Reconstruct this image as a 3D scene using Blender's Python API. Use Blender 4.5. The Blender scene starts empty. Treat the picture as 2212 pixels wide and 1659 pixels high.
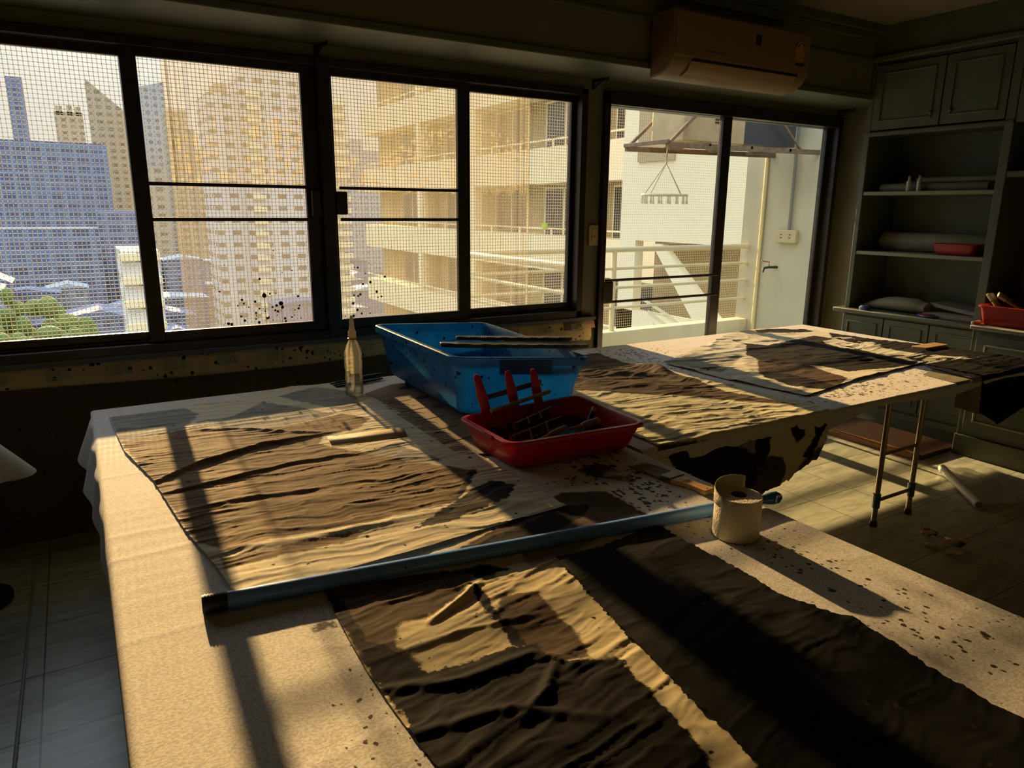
import bpy, bmesh, math, random
import numpy as np
from mathutils import Vector, Matrix

# ------------------------------------------------------------------ camera, sky, sun, exposure
sc = bpy.context.scene
C = sc.collection
R = math.radians
YAW, PITCH, ROLL = R(31.276), R(13.68), R(0.492)
fwd = Vector((math.sin(YAW)*math.cos(PITCH), math.cos(YAW)*math.cos(PITCH), -math.sin(PITCH)))
rgt = Vector((math.cos(YAW), -math.sin(YAW), 0)); upv = rgt.cross(fwd)
r2 = rgt*math.cos(ROLL) + upv*math.sin(ROLL); u2 = upv*math.cos(ROLL) - rgt*math.sin(ROLL)
cam = bpy.data.cameras.new('camera'); cam.sensor_width = 36; cam.lens = 1545/2212*36
cam.clip_start = .05; cam.clip_end = 6000
cob = bpy.data.objects.new('camera', cam); C.objects.link(cob)
M = Matrix((r2, u2, -fwd)).transposed().to_4x4(); M.translation = (0, 0, 1.70); cob.matrix_world = M
sc.camera = cob
sc.view_settings.view_transform = 'Standard'; sc.view_settings.look = 'None'
sc.view_settings.gamma = 1; sc.view_settings.exposure = 0; sc.view_settings.use_curve_mapping = False
sc.cycles.use_denoising = True
sc.cycles.max_bounces = 10; sc.cycles.transparent_max_bounces = 16; sc.cycles.diffuse_bounces = 5
sc.cycles.sample_clamp_indirect = 6

SUN_AZ, SUN_EL = R(2.7), R(16.5)
sdir = Vector((math.sin(SUN_AZ)*math.cos(SUN_EL), math.cos(SUN_AZ)*math.cos(SUN_EL), math.sin(SUN_EL)))
sl = bpy.data.lights.new('sun', 'SUN'); sl.energy = 14.0; sl.color = (1.0, .64, .27); sl.angle = R(.8)
so = bpy.data.objects.new('sun', sl); C.objects.link(so)
so.rotation_euler = sdir.to_track_quat('Z', 'Y').to_euler(); so.location = sdir*60

w = bpy.data.worlds.new('sky'); sc.world = w; w.use_nodes = True
nt = w.node_tree; nt.nodes.clear(); N = nt.nodes.new; L = nt.links.new
tc = N('ShaderNodeTexCoord'); sep = N('ShaderNodeSeparateXYZ'); L(tc.outputs['Generated'], sep.inputs[0])
cr = N('ShaderNodeValToRGB'); L(sep.outputs['Z'], cr.inputs[0])
els = [(0.0, (.34, .42, .52, 1)), (.02, (.80, .81, .76, 1)), (.17, (.76, .82, .83, 1)), (.36, (1.6, 1.85, 2.15, 1)), (.7, (1.9, 2.35, 3.0, 1)), (1.0, (1.9, 2.35, 3.0, 1))]
while len(cr.color_ramp.elements) < len(els): cr.color_ramp.elements.new(.5)
for e, (p, c) in zip(cr.color_ramp.elements, els): e.position = p; e.color = c
dot = N('ShaderNodeVectorMath'); dot.operation = 'DOT_PRODUCT'; dot.inputs[1].default_value = sdir
L(tc.outputs['Generated'], dot.inputs[0])
mx = N('ShaderNodeMath'); mx.operation = 'MAXIMUM'; mx.inputs[1].default_value = 0; L(dot.outputs['Value'], mx.inputs[0])
pw = N('ShaderNodeMath'); pw.operation = 'POWER'; pw.inputs[1].default_value = 110; L(mx.outputs[0], pw.inputs[0])
gl = N('ShaderNodeMix'); gl.data_type = 'RGBA'; gl.blend_type = 'ADD'; gl.inputs[7].default_value = (.6, .5, .35, 1)
L(pw.outputs[0], gl.inputs[0]); L(cr.outputs[0], gl.inputs[6])
bg = N('ShaderNodeBackground'); bg.inputs[1].default_value = 1.0; L(gl.outputs[2], bg.inputs[0])
wo = N('ShaderNodeOutputWorld'); L(bg.outputs[0], wo.inputs[0])

# ------------------------------------------------------------------ materials
MATS = {}
def rgb(c): return (c[0], c[1], c[2], 1)
def mat(name, col, rough=.6, metal=0, col2=None, nscale=8, bump=0, bscale=60, spec=.5, trans=0, namt=1.0, specks=None, thin=0):
    """principled with an optional second colour mixed in by noise, bump, translucency and ink specks"""
    if name in MATS: return MATS[name]
    m = bpy.data.materials.new(name); m.use_nodes = True
    t = m.node_tree; b = t.nodes['Principled BSDF']; out = t.nodes['Material Output']
    b.inputs['Base Color'].default_value = rgb(col); b.inputs['Roughness'].default_value = rough
    b.inputs['Metallic'].default_value = metal; b.inputs['Specular IOR Level'].default_value = spec
    tcn = t.nodes.new('ShaderNodeTexCoord'); P = tcn.outputs['Object']
    src = None
    if col2:
        n = t.nodes.new('ShaderNodeTexNoise'); n.inputs['Scale'].default_value = nscale; n.inputs['Detail'].default_value = 5
        t.links.new(P, n.inputs['Vector'])
        r = t.nodes.new('ShaderNodeMapRange'); r.inputs[1].default_value = .35; r.inputs[2].default_value = .68; r.inputs[4].default_value = namt
        t.links.new(n.outputs[0], r.inputs[0])
        mi = t.nodes.new('ShaderNodeMix'); mi.data_type = 'RGBA'; mi.inputs[6].default_value = rgb(col); mi.inputs[7].default_value = rgb(col2)
        t.links.new(r.outputs[0], mi.inputs[0]); src = mi.outputs[2]
    if specks:
        sc_, thr, scol = specks
        src = speckle(t, P, src, rgb(col), sc_, thr, scol)
    if src: t.links.new(src, b.inputs['Base Color'])
    if bump:
        n2 = t.nodes.new('ShaderNodeTexNoise'); n2.inputs['Scale'].default_value = bscale; n2.inputs['Detail'].default_value = 4
        t.links.new(P, n2.inputs['Vector'])
        bp = t.nodes.new('ShaderNodeBump'); bp.inputs['Strength'].default_value = bump; bp.inputs['Distance'].default_value = .01
        t.links.new(n2.outputs[0], bp.inputs['Height']); t.links.new(bp.outputs[0], b.inputs['Normal'])
    if trans:
        tr = t.nodes.new('ShaderNodeBsdfTranslucent'); tr.inputs[0].default_value = rgb(col)
        if src: t.links.new(src, tr.inputs[0])
        ms = t.nodes.new('ShaderNodeMixShader'); ms.inputs[0].default_value = trans
        t.links.new(b.outputs[0], ms.inputs[1]); t.links.new(tr.outputs[0], ms.inputs[2]); t.links.new(ms.outputs[0], out.inputs[0])
    if thin:
        tp = t.nodes.new('ShaderNodeBsdfTransparent'); ms = t.nodes.new('ShaderNodeMixShader'); ms.inputs[0].default_value = thin
        cur = out.inputs[0].links[0].from_socket
        t.links.new(cur, ms.inputs[1]); t.links.new(tp.outputs[0], ms.inputs[2]); t.links.new(ms.outputs[0], out.inputs[0])
    MATS[name] = m; return m
def speckle(t, P, src, base, scale, thr, scol, dens=None, stretch=(1, 1, 1)):
    mp = t.nodes.new('ShaderNodeMapping'); mp.inputs['Scale'].default_value = stretch; t.links.new(P, mp.inputs[0])
    dn = t.nodes.new('ShaderNodeTexNoise'); dn.inputs['Scale'].default_value = scale*1.3; t.links.new(mp.outputs[0], dn.inputs['Vector'])
    ad = t.nodes.new('ShaderNodeVectorMath'); ad.operation = 'MULTIPLY_ADD'; ad.inputs[1].default_value = (.8/scale,)*3
    t.links.new(dn.outputs['Color'], ad.inputs[0]); t.links.new(mp.outputs[0], ad.inputs[2])
    v = t.nodes.new('ShaderNodeTexVoronoi'); v.inputs['Scale'].default_value = scale; t.links.new(ad.outputs[0], v.inputs['Vector'])
    s = t.nodes.new('ShaderNodeSeparateColor'); t.links.new(v.outputs['Color'], s.inputs[0])
    p = t.nodes.new('ShaderNodeMath'); p.operation = 'POWER'; p.inputs[1].default_value = 2.2; t.links.new(s.outputs[0], p.inputs[0])
    m1 = t.nodes.new('ShaderNodeMath'); m1.operation = 'MULTIPLY'; m1.inputs[1].default_value = thr; t.links.new(p.outputs[0], m1.inputs[0])
    o = m1.outputs[0]
    if dens is not None:
        m2 = t.nodes.new('ShaderNodeMath'); m2.operation = 'MULTIPLY'; t.links.new(o, m2.inputs[0]); t.links.new(dens, m2.inputs[1]); o = m2.outputs[0]
    sb = t.nodes.new('ShaderNodeMath'); sb.operation = 'SUBTRACT'; t.links.new(o, sb.inputs[0]); t.links.new(v.outputs['Distance'], sb.inputs[1])
    mr = t.nodes.new('ShaderNodeMapRange'); mr.inputs[1].default_value = 0; mr.inputs[2].default_value = .05; t.links.new(sb.outputs[0], mr.inputs[0])
    mi = t.nodes.new('ShaderNodeMix'); mi.data_type = 'RGBA'; mi.inputs[6].default_value = base; mi.inputs[7].default_value = rgb(scol)
    if src: t.links.new(src, mi.inputs[6])
    t.links.new(mr.outputs[0], mi.inputs[0]); return mi.outputs[2]
def glassy(name, col=(1, 1, 1), refl=.07, rough=.02, tint=1.0):
    if name in MATS: return MATS[name]
    m = bpy.data.materials.new(name); m.use_nodes = True; t = m.node_tree; t.nodes.clear()
    out = t.nodes.new('ShaderNodeOutputMaterial'); tp = t.nodes.new('ShaderNodeBsdfTransparent'); tp.inputs[0].default_value = rgb(col)
    g = t.nodes.new('ShaderNodeBsdfGlossy'); g.inputs['Roughness'].default_value = rough
    lw = t.nodes.new('ShaderNodeLayerWeight'); lw.inputs[0].default_value = refl*2
    ms = t.nodes.new('ShaderNodeMixShader'); t.links.new(lw.outputs['Fresnel'], ms.inputs[0])
    t.links.new(tp.outputs[0], ms.inputs[1]); t.links.new(g.outputs[0], ms.inputs[2]); t.links.new(ms.outputs[0], out.inputs[0])
    MATS[name] = m; return m
def plastic(name, col, trans=.25, rough=.3, specks=None, dirt=None, dens_z=None):
    m = mat(name, col, rough, trans=trans, specks=specks, col2=dirt, nscale=9, namt=.7); return m
def paper_mat(name, base=(.72, .66, .50), black=(.022, .022, .022), wash=(.17, .13, .09), pale=(.33, .32, .27), edge=.012, sx=1, sy=1):
    """rice paper: the ink areas come from the mesh's own paint attribute, with dry brush edges from noise"""
    if name in MATS: return MATS[name]
    m = bpy.data.materials.new(name); m.use_nodes = True; t = m.node_tree; b = t.nodes['Principled BSDF']
    at = t.nodes.new('ShaderNodeAttribute'); at.attribute_name = 'paint'
    s = t.nodes.new('ShaderNodeSeparateColor'); t.links.new(at.outputs['Color'], s.inputs[0])
    tcn = t.nodes.new('ShaderNodeTexCoord'); mp = t.nodes.new('ShaderNodeMapping'); mp.inputs['Scale'].default_value = (sx, sy, 1)
    t.links.new(tcn.outputs['Object'], mp.inputs[0])
    n = t.nodes.new('ShaderNodeTexNoise'); n.inputs['Scale'].default_value = 38; n.inputs['Detail'].default_value = 7; n.inputs['Roughness'].default_value = .62
    t.links.new(mp.outputs[0], n.inputs['Vector'])
    big = t.nodes.new('ShaderNodeTexNoise'); big.inputs['Scale'].default_value = 7; big.inputs['Detail'].default_value = 6; t.links.new(mp.outputs[0], big.inputs['Vector'])
    def layer(sock, amp, soft, col, col2, prev):
        a = t.nodes.new('ShaderNodeMath'); a.operation = 'MULTIPLY_ADD'; a.inputs[1].default_value = amp; t.links.new(n.outputs[0], a.inputs[0]); t.links.new(sock, a.inputs[2])
        r = t.nodes.new('ShaderNodeMapRange'); r.interpolation_type = 'SMOOTHSTEP'
        r.inputs[1].default_value = .5+amp*.5-soft; r.inputs[2].default_value = .5+amp*.5+soft; t.links.new(a.outputs[0], r.inputs[0])
        cm = t.nodes.new('ShaderNodeMix'); cm.data_type = 'RGBA'; cm.inputs[6].default_value = rgb(col); cm.inputs[7].default_value = rgb(col2)
        br = t.nodes.new('ShaderNodeMapRange'); br.inputs[1].default_value = .38; br.inputs[2].default_value = .64; t.links.new(big.outputs[0], br.inputs[0]); t.links.new(br.outputs[0], cm.inputs[0])
        mi = t.nodes.new('ShaderNodeMix'); mi.data_type = 'RGBA'
        if prev is None: mi.inputs[6].default_value = rgb(base)
        else: t.links.new(prev, mi.inputs[6])
        t.links.new(cm.outputs[2], mi.inputs[7]); t.links.new(r.outputs[0], mi.inputs[0]); return mi.outputs[2]
    k = lambda c, f: tuple(x*f for x in c)
    c = layer(s.outputs[2], .10, .020, pale, k(pale, .75), None)
    c = layer(s.outputs[1], .10, .016, wash, k(wash, .6), c)
    c = layer(s.outputs[0], .12, .010, black, k(black, 1.4), c)
    c = speckle(t, mp.outputs[0], c, rgb(base), 26, .20, (.03, .028, .025))
    t.links.new(c, b.inputs['Base Color']); b.inputs['Roughness'].default_value = .8; b.inputs['Specular IOR Level'].default_value = .08
    bp = t.nodes.new('ShaderNodeBump'); bp.inputs['Strength'].default_value = .25; bp.inputs['Distance'].default_value = .004
    t.links.new(n.outputs[0], bp.inputs['Height']); t.links.new(bp.outputs[0], b.inputs['Normal'])
    MATS[name] = m; return m
def cloth_mat(name, base=(.74, .71, .66), ink=(.05, .045, .04)):
    if name in MATS: return MATS[name]
    m = bpy.data.materials.new(name); m.use_nodes = True; t = m.node_tree; b = t.nodes['Principled BSDF']
    at = t.nodes.new('ShaderNodeAttribute'); at.attribute_name = 'paint'
    s = t.nodes.new('ShaderNodeSeparateColor'); t.links.new(at.outputs['Color'], s.inputs[0])
    tcn = t.nodes.new('ShaderNodeTexCoord'); P = tcn.outputs['Object']
    n = t.nodes.new('ShaderNodeTexNoise'); n.inputs['Scale'].default_value = 170; n.inputs['Detail'].default_value = 4; t.links.new(P, n.inputs['Vector'])
    mi = t.nodes.new('ShaderNodeMix'); mi.data_type = 'RGBA'; mi.inputs[6].default_value = rgb(base); mi.inputs[7].default_value = rgb(tuple(x*.72 for x in base))
    r = t.nodes.new('ShaderNodeMapRange'); r.inputs[1].default_value = .4; r.inputs[2].default_value = .62; t.links.new(n.outputs[0], r.inputs[0]); t.links.new(r.outputs[0], mi.inputs[0])
    c = speckle(t, P, mi.outputs[2], rgb(base), 62, 1.0, ink, s.outputs[0], (1, .8, 1))
    c = speckle(t, P, c, rgb(base), 30, .62, ink, s.outputs[0], (1, .7, 1))
    # smears of dry ink
    n3 = t.nodes.new('ShaderNodeTexNoise'); n3.inputs['Scale'].default_value = 16; n3.inputs['Detail'].default_value = 8; n3.inputs['Roughness'].default_value = .75
    t.links.new(P, n3.inputs['Vector'])
    a = t.nodes.new('ShaderNodeMath'); a.operation = 'MULTIPLY_ADD'; a.inputs[1].default_value = .5; t.links.new(s.outputs[1], a.inputs[0]); t.links.new(n3.outputs[0], a.inputs[2])
    r3 = t.nodes.new('ShaderNodeMapRange'); r3.inputs[1].default_value = .78; r3.inputs[2].default_value = .86; t.links.new(a.outputs[0], r3.inputs[0])
    m3 = t.nodes.new('ShaderNodeMix'); m3.data_type = 'RGBA'; m3.inputs[7].default_value = rgb(ink); t.links.new(r3.outputs[0], m3.inputs[0]); t.links.new(c, m3.inputs[6])
    t.links.new(m3.outputs[2], b.inputs['Base Color']); b.inputs['Roughness'].default_value = .8; b.inputs['Specular IOR Level'].default_value = .2
    bp = t.nodes.new('ShaderNodeBump'); bp.inputs['Strength'].default_value = .2; bp.inputs['Distance'].default_value = .003
    t.links.new(n.outputs[0], bp.inputs['Height']); t.links.new(bp.outputs[0], b.inputs['Normal'])
    MATS[name] = m; return m

# ------------------------------------------------------------------ mesh helpers
class MB:
    def __init__(s): s.v = []; s.f = []
    def add(s, vs, fs):
        o = len(s.v); s.v += [tuple(p) for p in vs]; s.f += [tuple(i+o for i in f) for f in fs]; return s
    def box(s, x0, x1, y0, y1, z0, z1, M=None):
        vs = [Vector((x, y, z)) for z in (z0, z1) for y in (y0, y1) for x in (x0, x1)]
        if M: vs = [M @ p for p in vs]
        return s.add(vs, [(0, 2, 3, 1), (4, 5, 7, 6), (0, 1, 5, 4), (2, 6, 7, 3), (0, 4, 6, 2), (1, 3, 7, 5)])
    def bar(s, a, b, w, h=None, up=(0, 0, 1)):
        a = Vector(a); b = Vector(b); d = (b-a); l = d.length; d.normalize(); h = h or w
        sd = d.cross(Vector(up)); sd = sd.normalized() if sd.length > 1e-4 else Vector((1, 0, 0)); u = sd.cross(d)
        vs = [p + sd*i*w/2 + u*j*h/2 for p in (a, b) for j in (-1, 1) for i in (-1, 1)]
        return s.add(vs, [(0, 2, 3, 1), (4, 5, 7, 6), (0, 1, 5, 4), (2, 6, 7, 3), (0, 4, 6, 2), (1, 3, 7, 5)])
    def tube(s, path, r, n=12, caps=True):
        path = [Vector(p) for p in path]; rr = r if isinstance(r, (list, tuple)) else [r]*len(path)
        rings = []; prev = None
        for i, p in enumerate(path):
            d = (path[min(i+1, len(path)-1)] - path[max(i-1, 0)]).normalized()
            if prev is None: prev = d.orthogonal().normalized()
            a = (prev - d*prev.dot(d)).normalized(); prev = a; b = d.cross(a)
            rings.append([p + (a*math.cos(2*math.pi*k/n) + b*math.sin(2*math.pi*k/n))*rr[i] for k in range(n)])
        return s.loft(rings, caps)
    def loft(s, rings, caps=True, close=True):
        n = len(rings[0]); vs = [p for r in rings for p in r]; fs = []
        for i in range(len(rings)-1):
            for k in range(n if close else n-1):
                k2 = (k+1) % n; fs.append((i*n+k, i*n+k2, (i+1)*n+k2, (i+1)*n+k))
        if caps: fs.append(tuple(range(n-1, -1, -1))); fs.append(tuple((len(rings)-1)*n+k for k in range(n)))
        return s.add(vs, fs)
    def lathe(s, prof, c, n=32, caps=False, axis=None):
        rings = []
        for r, z in prof: rings.append([Vector((r*math.cos(2*math.pi*k/n), r*math.sin(2*math.pi*k/n), z)) for k in range(n)])
        Mx = Matrix.Translation(c)
        if axis is not None: Mx = Mx @ Vector(axis).to_track_quat('Z', 'Y').to_matrix().to_4x4()
        return s.loft([[Mx @ p for p in r] for r in rings], caps)
    def prism(s, poly, z0, z1, M=None):
        n = len(poly); vs = [Vector((x, y, z)) for z in (z0, z1) for x, y in poly]
        if M: vs = [M @ p for p in vs]
        return s.add(vs, [tuple(range(n-1, -1, -1)), tuple(range(n, 2*n))] + [(i, (i+1) % n, n+(i+1) % n, n+i) for i in range(n)])
    def sphere(s, c, rx, ry=None, rz=None, n=14, m=9):
        ry = ry or rx; rz = rz or rx
        rings = [[Vector((c[0]+rx*math.sin(t)*math.cos(2*math.pi*k/n), c[1]+ry*math.sin(t)*math.sin(2*math.pi*k/n), c[2]-rz*math.cos(t))) for k in range(n)]
                 for t in [math.pi*(i+.02)/(m+.04) if i else .02 for i in range(m+1)]]
        return s.loft(rings)
    def build(s, name, m, parent=None, bevel=0, smooth=40, solid=0, label=None):
        off = Vector(parent.get('o', (0, 0, 0))) if parent else Vector()
        me = bpy.data.meshes.new(name); me.from_pydata([tuple(Vector(p)-off) for p in s.v], [], s.f); me.update()
        me.materials.append(m); o = bpy.data.objects.new(name, me); C.objects.link(o)
        if parent: o.parent = parent if parent.type == 'EMPTY' or True else None
        if parent: o['o'] = tuple(off)
        b = bmesh.new(); b.from_mesh(me); bmesh.ops.recalc_face_normals(b, faces=b.faces); b.to_mesh(me); b.free()
        if smooth: me.shade_smooth(); me.set_sharp_from_angle(angle=R(smooth))
        if solid: q = o.modifiers.new('solid', 'SOLIDIFY'); q.thickness = solid; q.offset = 0
        if bevel: q = o.modifiers.new('bevel', 'BEVEL'); q.width = bevel; q.segments = 2; q.limit_method = 'ANGLE'; q.angle_limit = R(50)
        if label: o['label'] = label
        return o
def tag(o, label, cat, group=None, kind=None):
    if label: o['label'] = label
    if cat: o['category'] = cat
    if group: o['group'] = group
    if kind: o['kind'] = kind
    return o
def thing(name, label, cat, loc=(0, 0, 0), group=None):
    o = bpy.data.objects.new(name, None); C.objects.link(o); o.location = loc; o['o'] = tuple(loc); o.empty_display_size = .05
    return tag(o, label, cat, group)
def struct(name, mb, m, parent=None, **k):
    o = mb.build(name, m, parent, **k)
    if not parent: o['kind'] = 'structure'
    return o
def copy_tree(o, loc, label=None):
    c = o.copy(); C.objects.link(c); c.location = loc
    if label: c['label'] = label
    for ch in list(o.children):
        d = ch.copy(); C.objects.link(d); d.parent = c
        for g in list(ch.children): e = g.copy(); C.objects.link(e); e.parent = d
    return c

_rs = np.random.RandomState(5); LAT = _rs.rand(16, 256, 256)
def vn(x, y, seed=0):
    xi = np.floor(x).astype(int); yi = np.floor(y).astype(int); fx = x-xi; fy = y-yi
    fx = fx*fx*(3-2*fx); fy = fy*fy*(3-2*fy); l = LAT[seed % 16]; a = xi & 255; b = yi & 255; a1 = (xi+1) & 255; b1 = (yi+1) & 255
    return (l[a, b]*(1-fx)+l[a1, b]*fx)*(1-fy) + (l[a, b1]*(1-fx)+l[a1, b1]*fx)*fy
def fbm(x, y, seed=0, o=4):
    r = 0; a = .5
    for i in range(o): r = r + a*vn(x*2**i+i*17.3, y*2**i+i*9.1, seed+i); a *= .5
    return r
def ridge(x, y, seed=0): return 1-np.abs(2*vn(x, y, seed)-1)
def sdist(px, py, poly):
    """signed distance, positive inside"""
    P = np.array(poly); n = len(P); d = np.full(px.shape, 1e9); ins = np.zeros(px.shape, bool)
    for i in range(n):
        a = P[i]; b = P[(i+1) % n]; e = b-a; wx = px-a[0]; wy = py-a[1]
        t = np.clip((wx*e[0]+wy*e[1])/(e@e+1e-12), 0, 1); d = np.minimum(d, np.hypot(wx-e[0]*t, wy-e[1]*t))
        c = (a[1] > py) != (b[1] > py)
        ins ^= c & (px < e[0]*(py-a[1])/(e[1] if abs(e[1]) > 1e-12 else 1e-12)+a[0])
    return np.where(ins, d, -d)
def polyline(pts, n):
    P = np.array(pts, float); s = np.r_[0, np.cumsum(np.hypot(*(P[1:]-P[:-1]).T))]; u = np.linspace(0, s[-1], n)
    return np.stack([np.interp(u, s, P[:, 0]), np.interp(u, s, P[:, 1])], 1)
def coons(A, B, D, E_, nu, nv):
    """A front edge left to right, B back edge left to right, D left edge front to back, E_ right edge front to back"""
    a = polyline(A, nu); b = polyline(B, nu); d = polyline(D, nv); e = polyline(E_, nv)
    u = np.linspace(0, 1, nu)[None, :, None]; v = np.linspace(0, 1, nv)[:, None, None]
    S = (1-v)*a[None]+v*b[None]+(1-u)*d[:, None]+u*e[:, None] - ((1-u)*(1-v)*a[0]+u*(1-v)*a[-1]+(1-u)*v*b[0]+u*v*b[-1])
    return S[..., 0], S[..., 1]
def gridmesh(name, X, Y, Z, m, paint=None, parent=None, solid=0):
    nv, nu = X.shape; co = np.stack([X, Y, Z], -1).reshape(-1, 3)
    i = np.arange(nv*nu).reshape(nv, nu); q = np.stack([i[:-1, :-1], i[:-1, 1:], i[1:, 1:], i[1:, :-1]], -1).reshape(-1, 4)
    me = bpy.data.meshes.new(name); me.vertices.add(len(co)); me.vertices.foreach_set('co', co.ravel())
    me.loops.add(q.size); me.loops.foreach_set('vertex_index', q.ravel()); me.polygons.add(len(q))
    me.polygons.foreach_set('loop_start', np.arange(0, q.size, 4)); me.polygons.foreach_set('loop_total', np.full(len(q), 4))
    me.update(); me.validate(); me.shade_smooth(); me.materials.append(m)
    if paint is not None:
        ca = me.color_attributes.new('paint', 'FLOAT_COLOR', 'POINT')
        a = np.ones((len(co), 4), np.float32); a[:, :3] = np.stack(paint, -1).reshape(-1, 3); ca.data.foreach_set('color', a.ravel())
    o = bpy.data.objects.new(name, me); C.objects.link(o)
    if parent: o.parent = parent
    if solid: s = o.modifiers.new('solid', 'SOLIDIFY'); s.thickness = solid; s.offset = -1
    return o

TZ = .765                                   # height of the table tops
FAR_Y = 2.07                                # front edge of the far table
def drape(X, Y, Z, edge=FAR_Y, r=.02, flare=.12):
    """lets everything with Y below the edge hang down over the table's front"""
    over = np.maximum(edge-Y, 0); a = np.minimum(over/r, math.pi/2)
    hang = np.maximum(over-r*math.pi/2, 0)
    y = np.where(over > 0, edge-r*np.sin(a)-hang*flare, Y)
    z = np.where(over > 0, Z-r*(1-np.cos(a))-hang, Z)
    return X, y, z
def sheet(name, A, B, D, E_, m, label, z=.004, res=.006, amp=.006, kx=3, ky=22, seed=0, black=(), wash=(), pale=(), hang=False, ragged=0, fold=None, ang=0, group=None, bumps=None):
    wd = np.hypot(*(np.array(A[0])-np.array(A[-1]))); ln = np.hypot(*(np.array(D[0])-np.array(D[-1])))
    X, Y = coons(A, B, D, E_, max(12, int(wd/res)), max(12, int(ln/res)))
    ca, sa = math.cos(R(ang)), math.sin(R(ang)); U = X*ca+Y*sa; V = -X*sa+Y*ca
    wx = fbm(X*5, Y*5, seed+3)*.12
    w1 = ridge(U*kx, (V+wx)*ky, seed)**3; w2 = ridge(U*kx*2.2+7, (V+wx)*ky*2.3, seed+1)**2; w3 = ridge(U*9, (V+wx*.5)*ky*1.2, seed+2)**4
    mod = .35+1.1*fbm(X*2.3, Y*2.3, seed+4, 2)
    H = amp*(w1*.9+w2*.4+w3*.45)*mod + fbm(X*3, Y*3, seed+5, 2)*amp*.8
    if bumps is not None: H = H+bumps(X, Y)
    if ragged:
        e = np.zeros_like(X); e[:, 0] = e[:, -1] = 1; n1 = (vn(Y*70, X*3, seed+6)-.5)*ragged*2+(vn(Y*220, X*3, seed+8)-.5)*ragged
        X = X+np.where(e > 0, n1, 0); f = np.zeros_like(Y); f[0] = f[-1] = 1; Y = Y+np.where(f > 0, (vn(X*70, Y*3, seed+7)-.5)*ragged*2, 0)
    ch = []
    for polys in (black, wash, pale):
        s = np.full(X.shape, -1.0)
        for p in polys: s = np.maximum(s, sdist(X, Y, p))
        ch.append(np.clip(.5+s*2.5, 0, 1))
    Z = np.full(X.shape, TZ+z)+H
    if hang: X, Y, Z = drape(X, Y, Z)
    o = gridmesh(name, X, Y, Z, m, ch)
    return tag(o, label, 'paper', group)

def quad_ring(q, r, k=5):
    q = [Vector(p) for p in q]; out = []
    for i in range(4):
        p = q[i]; a = (q[i-1]-p).normalized()*r; b = (q[(i+1) % 4]-p).normalized()*r
        for j in range(k+1):
            t = j/k; out.append((p+a)*(1-t)**2 + p*2*t*(1-t) + (p+b)*t*t)
    return out
def inset(q, d, dz=0):
    q = [Vector(p) for p in q]
    return [q[i] + ((q[i-1]-q[i]).normalized()+(q[(i+1) % 4]-q[i]).normalized())*d + Vector((0, 0, dz)) for i in range(4)]
def tub(rim, H, taper, r, lip=.018, liph=.02, th=.004):
    """an open rectangular tub: rim corners counter clockwise"""
    bot = inset(rim, taper, -H)
    lvl = lambda f, d, dz=0: [Vector(a).lerp(b, f)+Vector((0, 0, dz)) for a, b in zip(inset(rim, d), inset(bot, d))]
    rings = [quad_ring(inset(bot, .014), r), quad_ring([p+Vector((0, 0, .014)) for p in bot], r), quad_ring(lvl(.5, 0), r), quad_ring(lvl(0, 0, -liph), r),
             quad_ring(inset(rim, -lip, -liph), r+lip), quad_ring(inset(rim, -lip, -.004), r+lip), quad_ring(inset(rim, -lip+.004), r+lip), quad_ring(inset(rim, th), r), quad_ring(lvl(.04, th+.003), r), quad_ring(lvl(.5, th), r),
             quad_ring([p+Vector((0, 0, .022)) for p in inset(bot, th)], r), quad_ring(inset(bot, th+.02, .008), r)]
    return MB().loft(rings, True), bot

# ------------------------------------------------------------------ room shell
WY = 4.20                                   # window wall
m_wall = mat('wall_paint', (.17, .165, .095), .7, col2=(.14, .135, .075), nscale=3, bump=.15, bscale=90)
m_wallink = mat('wall_below_window', (.13, .10, .065), .75, col2=(.10, .078, .05), nscale=4, specks=(26, .34, (.02, .02, .02)))
m_ceil = mat('ceiling_paint', (.17, .15, .09), .8, bump=.1)
m_frame = mat('dark_aluminium', (.035, .03, .027), .38, metal=.5, col2=(.05, .043, .035), nscale=12)
m_green = mat('grey_green_paint', (.095, .115, .075), .5, col2=(.08, .095, .06), nscale=6, bump=.1)
m_glass = glassy('window_glass', (.98, .98, .96))

# wall with a window opening and a door opening
WX0, WX1, WZ0, WZ1 = -1.05, 3.12, .945, 2.50      # rough opening of the windows
DX0, DX1, DZ1 = 3.27, 5.90, 2.505
XL, XR, YB, CZ = -2.3, 5.98, -2.4, 3.087
b = MB()
b.box(XL, XR, WY, WY+.16, WZ1, CZ); b.box(XL, WX0, WY, WY+.16, 0, WZ1); b.box(WX1, DX0, WY, WY+.16, 0, WZ1); b.box(DX1, XR+.1, WY, WY+.16, 0, WZ1)
struct('wall_window_side', b, m_wall, smooth=0)
struct('wall_below_windows', MB().box(WX0, WX1, WY, WY+.16, 0, WZ0), m_wallink, smooth=0)
struct('wall_right', MB().box(XR, XR+.12, YB, WY+.16, 0, CZ), m_wall, smooth=0)
struct('wall_left', MB().box(XL-.12, XL, YB, WY+.16, 0, CZ), m_wall, smooth=0)
struct('wall_back', MB().box(XL, XR, YB-.12, YB, 0, CZ), m_wall, smooth=0)
struct('ceiling', MB().box(XL, XR, YB, WY+.16, CZ, CZ+.12), m_ceil, smooth=0)
struct('trim_1', MB().box(XL, XR, 3.68, WY, 2.585, CZ), m_wall, smooth=0)     # boxed beam over the windows
b = MB(); b.box(XL, XR, 3.655, 3.68, 2.560, 2.60); b.box(XL, XR, 3.665, WY, 2.57, 2.585)
struct('trim_2', b, m_green, bevel=.006)
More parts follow.
